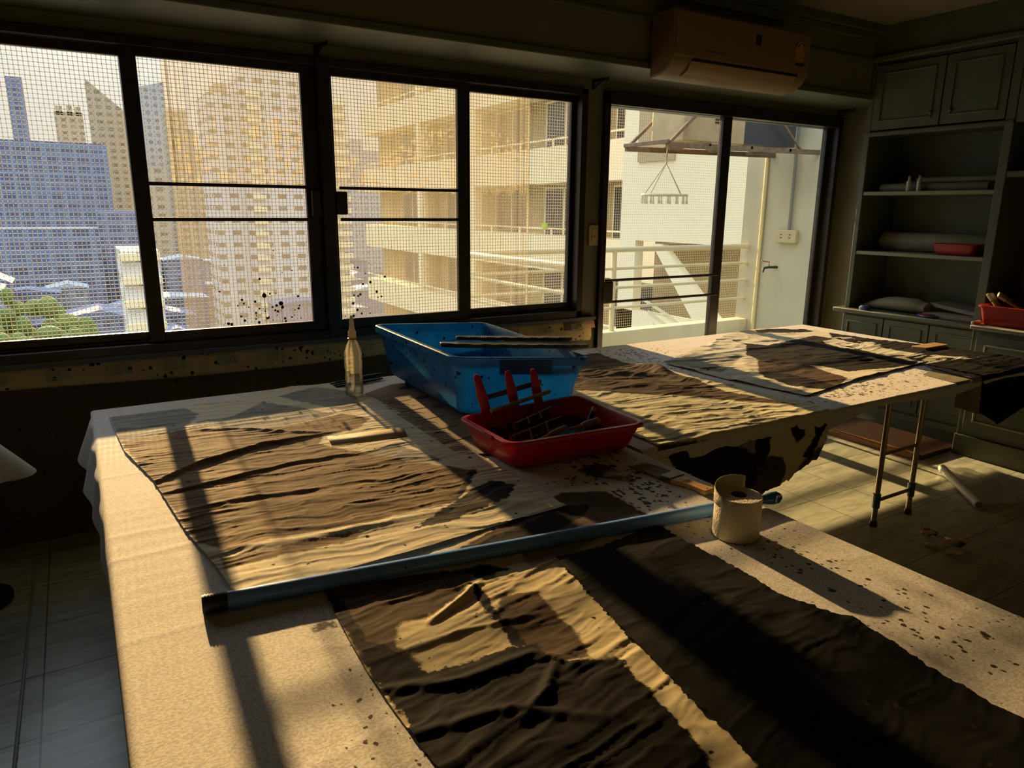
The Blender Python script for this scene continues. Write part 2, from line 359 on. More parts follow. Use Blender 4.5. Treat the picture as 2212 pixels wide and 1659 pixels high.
b = MB(); b.box(XL, XR, 3.65, 3.68, 2.835, 2.86); b.box(XL, XR, 3.60, 3.68, 3.03, CZ); b.box(XL, XR, 3.63, 3.68, 2.98, 3.03)
struct('trim_3', b, m_green, bevel=.006)

# floor tiles
m = bpy.data.materials.new('floor_tiles'); m.use_nodes = True; t = m.node_tree; bs = t.nodes['Principled BSDF']
tcn = t.nodes.new('ShaderNodeTexCoord'); mp = t.nodes.new('ShaderNodeMapping'); mp.inputs['Location'].default_value = (-3.657, -2.138, 0)
t.links.new(tcn.outputs['Object'], mp.inputs[0]); bk = t.nodes.new('ShaderNodeTexBrick'); bk.offset = 0; bk.squash = 1
bk.inputs['Scale'].default_value = 1; bk.inputs['Brick Width'].default_value = .393; bk.inputs['Row Height'].default_value = .381
bk.inputs['Mortar Size'].default_value = .0035; bk.inputs['Mortar Smooth'].default_value = .3
bk.inputs['Color1'].default_value = (.56, .60, .50, 1); bk.inputs['Color2'].default_value = (.48, .53, .45, 1); bk.inputs['Mortar'].default_value = (.14, .16, .13, 1)
t.links.new(mp.outputs[0], bk.inputs['Vector'])
nz = t.nodes.new('ShaderNodeTexNoise'); nz.inputs['Scale'].default_value = 5; nz.inputs['Detail'].default_value = 8; nz.inputs['Distortion'].default_value = 1
mp2 = t.nodes.new('ShaderNodeMapping'); mp2.inputs['Scale'].default_value = (1, 4, 1); t.links.new(tcn.outputs['Object'], mp2.inputs[0]); t.links.new(mp2.outputs[0], nz.inputs['Vector'])
mi = t.nodes.new('ShaderNodeMix'); mi.data_type = 'RGBA'; mi.blend_type = 'MULTIPLY'; mi.inputs[0].default_value = .75
r_ = t.nodes.new('ShaderNodeMapRange'); r_.inputs[1].default_value = .3; r_.inputs[2].default_value = .7; r_.inputs[3].default_value = .55; r_.inputs[4].default_value = 1.15
t.links.new(nz.outputs[0], r_.inputs[0]); t.links.new(bk.outputs['Color'], mi.inputs[6]); t.links.new(r_.outputs[0], mi.inputs[7])
c = speckle(t, tcn.outputs['Object'], mi.outputs[2], (0, 0, 0, 1), 7, .10, (.02, .02, .02))
t.links.new(c, bs.inputs['Base Color']); bs.inputs['Roughness'].default_value = .28
struct('floor', MB().box(XL, XR, YB, WY+.16, -.1, 0), m, smooth=0)

# ------------------------------------------------------------------ windows
def sash(name, x0, x1, z0, z1, y, parent, wl=.05, wr=.05, wb=.05, wt=.04, d=.032):
    b = MB(); b.box(x0, x0+wl, y, y+d, z0, z1); b.box(x1-wr, x1, y, y+d, z0, z1); b.box(x0+wl, x1-wr, y, y+d, z0, z0+wb); b.box(x0+wl, x1-wr, y, y+d, z1-wt, z1)
    s = b.build(name, m_frame, parent, bevel=.003, smooth=0)
    MB().box(x0+wl-.005, x1-wr+.005, y+d/2-.0025, y+d/2+.0025, z0+wb-.005, z1-wt+.005).build('pane', m_glass, s, smooth=0)
    return s
win = thing('window_1', None, None, (1.0, WY, .945)); win['kind'] = 'structure'
b = MB(); y0, y1 = WY-.035, WY+.13
b.box(WX0, WX1, y0, y1, WZ0, WZ0+.05); b.box(WX0, WX1, y0, y1, WZ1-.04, WZ1); b.box(WX0, WX0+.05, y0, y1, WZ0, WZ1); b.box(WX1-.05, WX1, y0, y1, WZ0, WZ1)
b.box(1.255, 1.325, y0-.01, y1, WZ0, WZ1)
b.box(WX0, WX1, WY+.02, WY+.026, WZ0+.05, WZ0+.065)                       # track rail that catches the light
b.build('window_frame', m_frame, win, bevel=.004, smooth=0)
za, zb = .975, 2.475
for x0, x1, y, wl, wr in ((-1.0, .36, WY+.045, .05, .06), (.30, 1.255, WY, .075, .08), (1.29, 2.21, WY, .06, .07), (2.18, 3.10, WY+.045, .07, .06)):
    sash('sash', x0, x1, za, zb, y, win, wl, wr, wb=.075, wt=.055)
for x0, x1 in ((.37, 1.20), (1.36, 2.16)):
    for z in (1.815, 1.637):
        MB().box(x0, x1, WY-.028, WY-.016, z-.009, z+.009).build('guard_bar', m_frame, win, bevel=.002, smooth=0)
for x0, x1, z0, z1 in ((1.195, 1.245, 1.655, 1.80), (1.335, 1.40, 1.665, 1.795)):
    MB().box(x0, x1, WY-.045, WY, z0, z1).build('latch', m_frame, win, bevel=.006)
rnd = random.Random(8); q = MB(); m_spl = mat('dried_ink', (.03, .018, .012), .5)
for i in range(70):
    x = rnd.gauss(.92, .14) if i < 48 else rnd.gauss(1.48, .07); z = 1.06+abs(rnd.gauss(0, .16)); k_ = rnd.uniform(.003, .009)
    if .40 < x < 1.16 or 1.37 < x < 2.1: q.lathe([(0, 0), (k_, 0), (k_*.8, .0015), (0, .0015)], (x, WY+.0125, z), 8, False, (.0, -1, .0))
for x, zt in ((.905, 1.215), (.995, 1.165)):
    q.lathe([(0, 0), (.013, 0), (.010, .002), (0, .002)], (x, WY+.0125, zt), 10, False, (0, -1, 0)); q.bar((x, WY+.012, zt), (x+.002, WY+.012, 1.055), .003, .0015)
q.build('ink_splashes', m_spl, win, smooth=0)['kind'] = 'stuff'
b = MB(); b.box(-1.1, 3.24, WY-.05, WY, .922, .947)
struct('trim_4', b, mat('blue_grey_sill', (.10, .13, .16), .5), bevel=.004)

# sliding door
dr = thing('door_1', None, None, (4.6, WY, 0)); dr['kind'] = 'structure'
b = MB(); b.box(DX0, DX1, y0, y1, DZ1-.085, DZ1); b.box(DX0, DX0+.05, y0, y1, 0, DZ1); b.box(DX1-.05, DX1, y0, y1, 0, DZ1); b.box(DX0, DX1, y0, y1, 0, .03)
b.build('door_frame', m_frame, dr, bevel=.004, smooth=0)
sash('sash', 3.30, 4.56, .03, 2.48, WY, dr, .04, .095, .08, .06)
sash('sash', 4.50, 5.85, .03, 2.48, WY+.045, dr, .11, .05, .08, .06)
for z in (1.20, 1.04):
    MB().tube([(3.33, WY-.03, z), (4.50, WY-.03, z)], .010, 10).build('guard_bar', m_frame, dr)
MB().box(3.30, 3.40, WY-.04, WY, 1.03, 1.19).build('latch', m_frame, dr, bevel=.008)

# bird netting stretched outside the windows: thin cords on a square grid
m_cord = mat('net_cord', (.74, .70, .56), .6, trans=.5)
nb = MB(); NY = WY+.17
x = WX0
while x < WX1: nb.bar((x, NY, WZ0), (x, NY, WZ1), .0027, .0027); x += .0207
z = WZ0
while z < WZ1: nb.bar((WX0, NY, z), (WX1, NY, z), .0027, .0027, up=(0, 1, 0)); z += .0207
o = nb.build('bird_net', m_cord, None, smooth=0); tag(o, 'pale square mesh netting stretched across the outside of the window row', 'netting')

# sheer lace curtain hung outside
def lace_mat(name, base, lo, hi, hem_z):
    m = bpy.data.materials.new(name); m.use_nodes = True; t = m.node_tree; t.nodes.clear()
    out = t.nodes.new('ShaderNodeOutputMaterial'); tc_ = t.nodes.new('ShaderNodeTexCoord'); sp = t.nodes.new('ShaderNodeSeparateXYZ'); t.links.new(tc_.outputs['Object'], sp.inputs[0])
    def math_(op, a, b_=None, c_=None):
        n = t.nodes.new('ShaderNodeMath'); n.operation = op
        for i, v in enumerate((a, b_, c_)):
            if v is None: continue
            if isinstance(v, (int, float)): n.inputs[i].default_value = v
            else: t.links.new(v, n.inputs[i])
        return n.outputs[0]
    sx = math_('SINE', math_('MULTIPLY', sp.outputs[0], 29.0)); sx = math_('MULTIPLY', math_('ABSOLUTE', sx), .035)
    above = t.nodes.new('ShaderNodeMapRange'); above.inputs[1].default_value = hem_z-.004; above.inputs[2].default_value = hem_z+.004
    t.links.new(math_('ADD', sp.outputs[2], sx), above.inputs[0])
    v = t.nodes.new('ShaderNodeTexVoronoi'); v.inputs['Scale'].default_value = 22
    nn = t.nodes.new('ShaderNodeTexNoise'); nn.inputs['Scale'].default_value = 26; nn.inputs['Detail'].default_value = 3
    t.links.new(tc_.outputs['Object'], nn.inputs['Vector'])
    n2 = t.nodes.new('ShaderNodeTexNoise'); n2.inputs['Scale'].default_value = 6; n2.inputs['Detail'].default_value = 2; t.links.new(tc_.outputs['Object'], n2.inputs['Vector'])
    fl = t.nodes.new('ShaderNodeMapRange'); fl.inputs[1].default_value = .52; fl.inputs[2].default_value = .56; t.links.new(nn.outputs[0], fl.inputs[0])
    fb = t.nodes.new('ShaderNodeMapRange'); fb.inputs[1].default_value = .46; fb.inputs[2].default_value = .54; t.links.new(n2.outputs[0], fb.inputs[0])
    band = t.nodes.new('ShaderNodeMapRange'); band.inputs[1].default_value = hem_z+.42; band.inputs[2].default_value = hem_z+.34; t.links.new(sp.outputs[2], band.inputs[0])
    flow = math_('MULTIPLY', math_('MULTIPLY', fl.outputs[0], fb.outputs[0]), math_('MULTIPLY', band.outputs[0], above.outputs[0]))
    fac = math_('MULTIPLY_ADD', above.outputs[0], hi-lo, lo); fac = math_('MULTIPLY_ADD', flow, .40, fac)
    d = t.nodes.new('ShaderNodeBsdfDiffuse'); d.inputs[0].default_value = rgb(base); tr = t.nodes.new('ShaderNodeBsdfTranslucent'); tr.inputs[0].default_value = rgb(base)
    m1 = t.nodes.new('ShaderNodeMixShader'); m1.inputs[0].default_value = .6; t.links.new(d.outputs[0], m1.inputs[1]); t.links.new(tr.outputs[0], m1.inputs[2])
    tp = t.nodes.new('ShaderNodeBsdfTransparent'); ms = t.nodes.new('ShaderNodeMixShader'); t.links.new(fac, ms.inputs[0]); t.links.new(tp.outputs[0], ms.inputs[1]); t.links.new(m1.outputs[0], ms.inputs[2])
    t.links.new(ms.outputs[0], out.inputs[0]); return m
nx, nz_ = 1000, 16
u = np.linspace(0, 1, nx)[None]; v = np.linspace(0, 1, nz_)[:, None]
X = .51+(2.80-.51)*u + 0*v + .10*(1-v)*np.maximum(0, .15-u)/.15*-0.0
edge = np.exp(-u/.035)+np.exp(-(1-u)/.035)
X = X + .022*np.sin(u*330)*edge; Y = WY+.215+.010*np.sin(u*95)+.022*np.sin(u*330+1.3)*edge+.004*np.sin(u*240)+0*v; Z = .97+1.52*v+0*u
o = gridmesh('lace_curtain', X, Y, Z, lace_mat('lace', (.33, .295, .20), .28, .46, 1.835))
tag(o, 'sheer yellowish lace curtain with a scalloped flower border hanging outside the middle windows', 'curtain')

# masking paper strip with stamped marks under the sill
m_kraft = mat('kraft_strip', (.76, .60, .28), .7, col2=(.66, .52, .24), nscale=10, specks=(30, .42, (.02, .02, .02)))
m_teal = mat('teal_print', (.36, .52, .36), .7)
st = thing('masking_strip', 'long yellow-brown paper strip with faded teal stamps taped along the wall under the sill', 'paper strip', (1.3, WY, .9))
prof = [(WY-.004, .922), (WY-.012, .90), (WY-.022, .86), (WY-.026, .835), (WY-.018, .815), (WY-.006, .805)]
rings = []
for i in range(60):
    x = -1.1+4.32*i/59; dz = -.012*math.sin(x*2.1)-.03*max(0, (x-1.5)/1.7)
    rings.append([(x, y, z+dz*(.922-z)/.1) for y, z in prof])
MB().loft(rings, False, False).build('strip', m_kraft, st, solid=.001)
m_tape = mat('peach_tape', (.50, .33, .20), .6)
MB().add([(2.98, WY-.006, .925), (3.25, WY-.006, .932), (3.25, WY-.03, .86), (2.97, WY-.028, .855)], [(0, 1, 2, 3)]).build('tape_piece', m_tape, st, solid=.001)
for i in range(15):
    x = -.72+i*.268; y = WY-.029
    if x > 3.05: break
    k = MB()
    def ln(xa, za_, xb, zb_, w=.005): k.bar((x+xa, y+.006*(za_-.02)/.03, .848+za_), (x+xb, y+.006*(zb_-.02)/.03, .848+zb_), .001, w, up=(0, 0, 1)) if abs(xb-xa) > abs(zb_-za_) else k.box(x+xa-w/2, x+xa+w/2, y-.001, y+.004, .848+min(za_, zb_), .848+max(za_, zb_))
    # square within a square, then a small upright mark with cross strokes
    for s_ in (.0, .014):
        ln(s_, s_*.7, .062-s_, s_*.7); ln(s_, .046-s_*.7, .062-s_, .046-s_*.7); ln(s_, s_*.7, s_, .046-s_*.7); ln(.062-s_, s_*.7, .062-s_, .046-s_*.7)
    ln(.092, 0, .092, .048); ln(.076, .036, .108, .036); ln(.076, .020, .108, .020); ln(.080, 0, .080, .018); ln(.104, 0, .104, .018)
    k.build('stamp', m_teal, st, smooth=0)

# light switch between window and door
m_sw = mat('cream_plastic', (.50, .42, .22), .45)
s = thing('light_switch', 'cream wall switch plate between the window row and the sliding door', 'light switch', (3.22, WY, 1.52))
MB().box(3.178, 3.262, WY-.014, WY, 1.455, 1.60).build('plate', m_sw, s, bevel=.004)
for z in (1.555, 1.50): MB().box(3.20, 3.24, WY-.019, WY-.012, z-.018, z+.018).build('rocker', m_sw, s, bevel=.002)
# curtain rod brackets
m_black = mat('black_metal', (.02, .02, .018), .45, metal=.3)
for x, lab in ((1.27, 'small dark curtain bracket above the post between the middle windows'), (3.18, 'small dark curtain bracket high between windows and door'), (5.86, 'small dark curtain bracket beyond the door top by the shelves')):
    s = thing('curtain_bracket', lab, 'bracket', (x, WY, 2.54), 'curtain brackets over the windows')
    MB().box(x-.012, x+.012, WY-.006, WY, 2.505, 2.575).build('back_plate', m_black, s, bevel=.002)
    b = MB(); b.bar((x, WY, 2.56), (x+.02, WY-.12, 2.56), .012, .014); b.bar((x, WY-.004, 2.51), (x+.015, WY-.08, 2.555), .008); b.tube([(x+.02, WY-.12, 2.548), (x+.022, WY-.135, 2.553), (x+.022, WY-.138, 2.578)], .006, 8)
    b.build('arm', m_black, s)

# ------------------------------------------------------------------ air conditioner
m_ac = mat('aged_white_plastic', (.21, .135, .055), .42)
ac = thing('air_conditioner', 'yellowed white split air conditioner mounted on the beam above the sliding door', 'air conditioner', (3.8, 3.68, 2.5))
x0, x1, yb, yf = 3.20, 4.44, 3.655, 3.45
prof = [(yb, 2.87), (yf+.02, 2.875), (yf, 2.86), (yf-.004, 2.62), (yf+.006, 2.59), (yf+.04, 2.545), (yf+.10, 2.515), (yb, 2.50)]
MB().loft([[(x, y, z) for y, z in prof] for x in (x0, x1)]).build('body', m_ac, ac, bevel=.012)
MB().loft([[(x, y, z) for y, z in ((yf-.008, 2.857), (yf-.012, 2.62), (yf-.002, 2.604), (yf+.004, 2.61), (yf+.002, 2.857))] for x in (x0+.012, x1-.012)]).build('front_panel', m_ac, ac, bevel=.004)
md = mat('slot_black', (.008, .008, .008), .6)
MB().loft([[(x, y, z) for y, z in ((yf-.004, 2.606), (yf-.006, 2.590), (yf+.02, 2.585), (yf+.02, 2.60))] for x in (x0+.16, x1-.11)]).build('air_slot', md, ac, smooth=0)
MB().loft([[(x, y, z) for y, z in ((yf-.002, 2.588), (yf+.03, 2.535), (yf+.085, 2.512), (yf+.09, 2.52), (yf+.035, 2.545), (yf+.006, 2.592))] for x in (x0+.15, x1-.12)]).build('louver', mat('louver_plastic', (.28, .20, .10), .35), ac)
MB().box(3.895, 3.94, yf-.015, yf-.006, 2.735, 2.80).build('display', md, ac, bevel=.002)
MB().box(3.45, 3.63, yf-.0135, yf-.008, 2.648, 2.66).build('brand_mark', mat('grey_print', (.14, .09, .04), .6), ac, smooth=0)
lb = MB().box(4.28, 4.365, yf-.0135, yf-.006, 2.66, 2.765); lb.lathe([(.0425, 0), (.0425, .006)], (4.3225, yf-.0135, 2.765), 24, True, (0, -1, 0))
e_l = lb.build('energy_label', mat('label_orange', (.46, .23, .04), .5), ac, smooth=0)
k = MB()
for i in range(10):
    a0, a1 = math.pi*i/10, math.pi*(i+1)/10
    k.bar((4.3225+.028*math.cos(a0), yf-.021, 2.766+.028*math.sin(a0)), (4.3225+.028*math.cos(a1), yf-.021, 2.766+.028*math.sin(a1)), .002, .009, up=(0, 1, 0))
k.build('printed_arc', md, e_l, smooth=0)
MB().box(4.282, 4.362, yf-.0205, yf-.013, 2.655, 2.672).build('printed_bar', md, e_l, smooth=0)

# ------------------------------------------------------------------ shelves and cabinets on the right
CX = 5.50
cab = thing('bookcase_cabinet', 'tall grey-green built-in bookcase with open shelves above panelled doors, beside the sliding door', 'cabinet', (5.7, 3.15, 0))
XB = XR-.004
b = MB(); b.box(CX, XB, 3.64, 3.68, .93, 2.83); b.box(CX, XB, 2.60, 2.66, .93, 2.83); b.box(XB-.02, XB, 2.66, 3.64, .93, 2.83); b.box(CX+.02, XB, 2.62, 3.64, 2.81, 2.835)
b.box(CX-.012, CX+.03, 2.60, 3.68, 2.285, 2.315); b.box(CX, XB-.02, 2.62, 3.64, 2.30, 2.32)
b.build('carcass', m_green, cab, bevel=.004, smooth=0)
for z in (1.865, 1.40): MB().box(CX+.005, XB-.02, 2.66, 3.64, z-.028, z).build('shelf', mat('shelf_edge', (.20, .215, .14), .5), cab, bevel=.004, smooth=0)
def panel_door(name, xf, ya, yb_, z0, z1, parent, knob=None, pw_=.055, lit_edge=False):
    d = MB().box(xf-.02, xf, ya, yb_, z0, z1).build(name, m_green, parent, bevel=.003, smooth=0)
    b = MB(); f = pw_
    for a in ((ya+f, yb_-f, z0+f, z0+f+.014), (ya+f, yb_-f, z1-f-.014, z1-f), (ya+f, ya+f+.014, z0+f, z1-f), (yb_-f-.014, yb_-f, z0+f, z1-f)): b.box(xf-.030, xf-.02, *a)
    b.build('moulding', mat('lit_moulding', (.26, .26, .16), .4) if lit_edge else m_green, d, bevel=.004, smooth=0)  # paler moulding colour stands for gold light caught on the panel edges
    if knob: MB().sphere((xf-.035, *knob), .014).build('knob', m_green, d)
    return d
panel_door('door', CX+.015, 3.11, 3.635, 2.33, 2.80, cab, (3.17, 2.42)); panel_door('door', CX+.015, 2.665, 3.10, 2.33, 2.80, cab, (3.03, 2.42))
MB().box(CX-.05, XB, 2.585, 3.755, .895, .93).build('counter', m_green, cab, bevel=.008)
b = MB(); b.box(CX+.02, XB, 2.585, 3.70, .10, .895); b.box(CX+.0, XB, 2.585, 3.70, .10, .15); b.box(CX+.06, XB, 2.585, 3.70, 0, .10)
b.build('base', m_green, cab, bevel=.003, smooth=0)
for ya in (2.60, 2.965, 3.33): panel_door('door', CX+.02, ya, ya+.355, .17, .875, cab, None, .045)

c2 = thing('base_cabinet', 'dark grey-green floor cabinet with panel edges coloured as gold-lit, nearest the camera on the right', 'cabinet', (5.5, 2.0, 0))
b = MB(); b.box(5.36, XB, .6, 2.575, .15, .915); b.box(5.335, XB, .6, 2.583, 0, .15); b.build('carcass', m_green, c2, bevel=.004, smooth=0)
MB().box(5.31, XB, .6, 2.583, .915, .95).build('counter', mat('worn_green', (.20, .19, .125), .5), c2, bevel=.01)
for ya in (2.04, 1.49, .94): panel_door('door', 5.36, ya, ya+.50, .20, .88, c2, None, .06, True)
MB().box(5.355, 5.365, 2.570, 2.580, .15, .91).build('edge_bead', mat('lit_moulding', (.26, .26, .16), .4), c2, smooth=0)
c3 = thing('wall_shelf', 'dark wall shelf unit at the far right edge beyond the bookcase', 'shelf', (5.7, 2.1, 1.9))
b = MB(); b.box(CX, XB, 1.2, 2.595, 1.945, 1.985); b.box(CX, XB, 1.2, 2.595, 2.30, 2.33); b.box(CX, CX+.02, 1.2, 2.595, 2.33, 2.83); b.box(CX, XB, 1.2, 1.24, .955, 2.83)
b.build('boards', m_green, c3, bevel=.004, smooth=0)
struct('trim_5', MB().box(CX-.03, CX+.03, YB, 3.66, 2.83, 2.87).box(CX, XR, YB, 3.68, 2.87, CZ), m_green, bevel=.006, smooth=0)

# brown board on the floor at the cabinet's foot
o = MB().box(4.98, 5.45, 2.60, 3.95, 0, .035); s = thing('wooden_platform', 'low dark brown floor board with an orange wooden edge along the bookcase foot', 'board', (5.2, 3.2, 0))
o.build('top', mat('dark_stain', (.03, .012, .006), .5), s, bevel=.002); MB().box(4.93, 4.98, 2.64, 3.95, 0, .045).build('edge_strip', mat('orange_wood', (.30, .13, .045), .45, col2=(.20, .08, .03), nscale=20), s, bevel=.004)

# things on the shelves
m_roll = mat('rolled_paper', (.26, .23, .14), .7, col2=(.21, .18, .11), nscale=20)
def roll(name, label, ya, yb_, x, z, r, core=True, group=None, m=m_roll):
    t_ = thing(name, label, 'paper roll', (x, (ya+yb_)/2, z), group)
    MB().lathe([(r*.35, 0), (r*.97, 0), (r, .004), (r, abs(yb_-ya)-.004), (r*.97, abs(yb_-ya)), (r*.35, abs(yb_-ya))], (x, ya, z+r), 28, False, (0, 1, 0)).build('roll', m, t_)
    MB().lathe([(r*.30, .003), (r*.35, .003), (r*.35, abs(yb_-ya)-.003), (r*.30, abs(yb_-ya)-.003)], (x, ya, z+r), 20, False, (0, 1, 0)).build('core', mat('card_core', (.20, .15, .09), .8), t_)
    return t_
roll('paper_roll', 'long thin pale roll lying at the front of the top shelf', 2.75, 3.56, 5.62, 1.865, .030)
roll('paper_roll', 'long thin pale roll lying behind another on the top shelf', 2.80, 3.45, 5.72, 1.865, .038)
roll('paper_roll', 'slim roll resting in the groove on top of the two others', 2.72, 3.30, 5.665, 1.925, .022)
roll('paper_roll', 'fat cream paper roll on the middle shelf behind the red basket', 2.72, 3.58, 5.78, 1.40, .075)
def bottle_small(x, y, z):
    t_ = thing('small_bottle', 'small clear bottle standing among the rolls on the top shelf', 'bottle', (x, y, z), 'small bottles on the top shelf')
    MB().lathe([(0, 0), (.018, 0), (.018, .07), (.008, .085), (.008, .1), (0, .1)], (x, y, z), 16).build('body', mat('milky_glass', (.5, .52, .45), .2), t_)
    MB().lathe([(0, .1), (.010, .1), (.010, .115), (0, .115)], (x, y, z), 12).build('cap', m_roll, t_)
bottle_small(5.555, 3.30, 1.865); bottle_small(5.555, 3.22, 1.865)
m_red = plastic('red_plastic', (.42, .035, .03), .25, .3, dirt=(.30, .022, .02))
def small_tub(name, label, rim, H, taper, m, cat='basin', **k):
    c = sum((Vector(p) for p in rim), Vector())/4; t_ = thing(name, label, cat, (c.x, c.y, rim[0][2]-H))
    b, bot = tub(rim, H, taper, .03, **k); b.build('basin_body', m, t_); return t_
small_tub('plastic_basket', 'small bright red plastic tub on the middle shelf', [(5.52, 2.74, 1.485), (5.66, 2.74, 1.485), (5.66, 3.04, 1.485), (5.52, 3.04, 1.485)], .085, .012, m_red, 'basket', lip=.008, liph=.008)
t_ = thing('cloth_bundle', 'rounded cream bundle lying on the bookcase counter', 'cloth bundle', (5.7, 3.4, .93))
b = MB(); rings = []
for i in range(12):
    f = i/11; y = 3.62-.55*f; r = .055*math.sin(math.pi*min(1, .12+f*1.6)/2)*(1.0 if f < .9 else .8)
    rings.append([(5.66+1.7*r*math.cos(a), y, .935+r+r*math.sin(a)) for a in [2*math.pi*k/18 for k in range(18)]])
b.loft(rings).build('bundle', mat('cream_cloth', (.25, .22, .13), .8, bump=.4, bscale=20), t_)
for i, (x, y, rz, lab) in enumerate(((5.66, 2.86, .08, 'flat white paper stack on the counter under the slanting sheets'), (5.78, 2.88, -.10, 'slanting white paper sheets leaning on the counter beside the bundle'))):
    Mx = Matrix.Translation((x, y, .932+.048*i)) @ Matrix.Rotation(rz, 4, 'Z') @ Matrix.Rotation(.10*i, 4, 'X')
    o = MB().box(-.12, .12, -.19, .19, 0, .028, Mx).build('paper_stack', mat('stack_paper', (.28, .24, .18), .8), None, bevel=.002); tag(o, lab, 'paper stack')
t_ = thing('round_lid', 'small round red lid with a blue rim on the bookcase counter', 'lid', (5.50, 3.0, .93))
MB().lathe([(0, .001), (.075, .001), (.085, .012), (.08, .018), (0, .018)], (5.55, 3.0, .93), 32).build('rim', mat('blue_rim', (.06, .08, .30), .4), t_)
MB().lathe([(0, .018), (.062, .018), (.05, .026), (0, .026)], (5.55, 3.0, .93), 32).build('disc', m_red, t_)
o = MB().lathe([(0, 0), (.04, 0), (.045, .02), (.03, .035), (0, .035)], (5.50, 3.50, .93), 24).build('small_dish', mat('blue_plastic_small', (.05, .10, .25), .4), None); tag(o, 'small blue dish at the left end of the bookcase counter', 'dish')

# red basin of tools on the near cabinet
BR = [(5.33, 2.06, 1.09), (5.80, 2.06, 1.09), (5.80, 2.55, 1.09), (5.33, 2.55, 1.09)]
rb = small_tub('basin', 'deep red plastic basin full of tools on the nearest cabinet', BR, .14, .02, m_red, lip=.014, liph=.012)
for i, (dx, dy, ry, lab) in enumerate(((.02, .42, .5, 'pale flat brush sticking up at the left rim of the far red basin'), (.06, .36, .25, 'pale flat brush lying lower across the left of the far red basin'))):
    t_ = thing('flat_brush', lab, 'brush', (5.36+dx, 2.1+dy, 1.03), 'brushes in the far red basin')
    Mx = Matrix.Translation((5.40+dx, 2.07+dy, 1.10+.02*i)) @ Matrix.Rotation(ry+.4, 4, 'X') @ Matrix.Rotation(.5*i, 4, 'Z')
    MB().box(-.03, .03, -.12, .02, -.008, .008, Mx).build('handle', mat('pale_wood', (.52, .38, .20), .5), t_, bevel=.004)
    MB().box(-.035, .035, .02, .08, -.010, .010, Mx).build('bristles', mat('pale_bristle', (.60, .50, .33), .8), t_, bevel=.004)
b = MB(); b.lathe([(0, 0), (.10, .02), (.14, .055), (.15, .06), (.13, .052), (.09, .028), (0, .012)], (5.60, 2.38, 1.065), 32)
o = b.build('black_bowl', mat('black_glaze', (.012, .012, .012), .3), None); tag(o, 'black shallow bowl on top of the far red basin', 'bowl')
o = MB().box(5.315, 5.42, 2.556, 2.583, .951, .972).build('sponge', mat('tan_sponge', (.50, .36, .18), .9, bump=.6, bscale=80), None, bevel=.008); tag(o, 'small tan sponge on the cabinet edge beside the far red basin', 'sponge')

# ------------------------------------------------------------------ work tables
m_top = mat('table_board', (.34, .26, .17), .6); m_leg = mat('table_steel', (.30, .26, .19), .35, metal=.6)
def work_table(label, x0, x1, y0, y1, frames):
    t_ = thing('work_table', label, 'table', ((x0+x1)/2, (y0+y1)/2, 0))
    MB().box(x0, x1, y0, y1, TZ-.034, TZ-.004).build('tabletop', m_top, t_, bevel=.006, smooth=0)
    for (xa, ya), (xb, yb) in frames:
        for x, y in ((xa, ya), (xb, yb)):
            l = MB().tube([(x, y, .012), (x, y, TZ-.034)], .0145, 14).build('leg', m_leg, t_)
            MB().tube([(x, y, 0), (x, y, .03)], [.022, .018], 14).build('foot', m_black, l)
            MB().tube([(x, y, .11), (x, y, .19)], .021, 14).build('joint', mat('steel_blue', (.10, .14, .17), .3, metal=.6), l)
        for z in (.15, .42): MB().tube([(xa, ya, z), (xb, yb, z)], .010, 10).build('crossbar', mat('brass_steel', (.33, .22, .12), .4, metal=.4), t_)
    return t_
work_table('near work table under the white cloth, in front of the windows', .03, 1.815, -.55, 3.77,
           (((.25, 3.5), (.25, 2.9)), ((.25, .2), (.25, -.3)), ((1.55, .2), (1.55, -.3)), ((1.55, 3.5), (1.55, 2.9))))
work_table('long far work table reaching the bookcase, its steel leg frame in view', 1.86, 5.27, FAR_Y+.02, 3.88,
           (((3.655, 2.115), (3.99, 2.115)), ((4.5, 3.7), (4.85, 3.7)), ((2.2, 3.7), (2.55, 3.7)), ((2.2, 2.3), (2.55, 2.3))))

m_cloth = cloth_mat('work_cloth')
def bend(c, Z, edge, r, drop_flare):
    """c runs past the edge: returns the new coordinate and height of a cloth bending over it"""
    over = np.maximum(c-edge, 0); a = np.minimum(over/r, math.pi/2); hang = np.maximum(over-r*math.pi/2, 0)
    return np.where(over > 0, edge+r*np.sin(a)+hang*drop_flare, c), np.where(over > 0, Z-r*(1-np.cos(a))-hang, Z)
def gs(X, Y, l):
    r = 0
    for x, y, sx, sy, a in l: r = r + a*np.exp(-((X-x)/sx)**2-((Y-y)/sy)**2)
    return np.clip(r, 0, 1)
U = np.linspace(-.20, 1.84+.12, 300)[None]; V = np.linspace(-.6, 3.79+.07, 560)[:, None]; U = U+0*V; V = V+0*U
Z = TZ+.0005+.0022*fbm(U*3, V*3, 2)+.0012*ridge(U*1.5, V*7, 4)**6+0*U
X0, Z = bend(-U, Z, 0.0, .018, .03+(.10+.30*np.abs(vn(V*3.2, V*0+.5, 5)))*np.clip((V-2.2)/1.0, 0, 1)); X = -X0
X, Z = bend(X, Z, 1.828, .026, .02); Y, Z = bend(V, Z, 3.785, .016, .05)
X = np.where(U < 0, X, X); X = X+np.where(U < -.02, .009*np.sin(V*17)*np.clip((V-2.0)/1.0, 0, 1), 0)
dens = gs(U, V, [(1.50, 1.80, .22, .22, .9), (1.62, 1.25, .20, .5, .36), (1.66, .65, .2, .4, .40), (1.66, 2.15, .2, .2, .8), (.42, 1.30, .12, .5, .25), (.4, .9, .3, .4, .25), (1.22, 2.6, .08, .6, .3)])
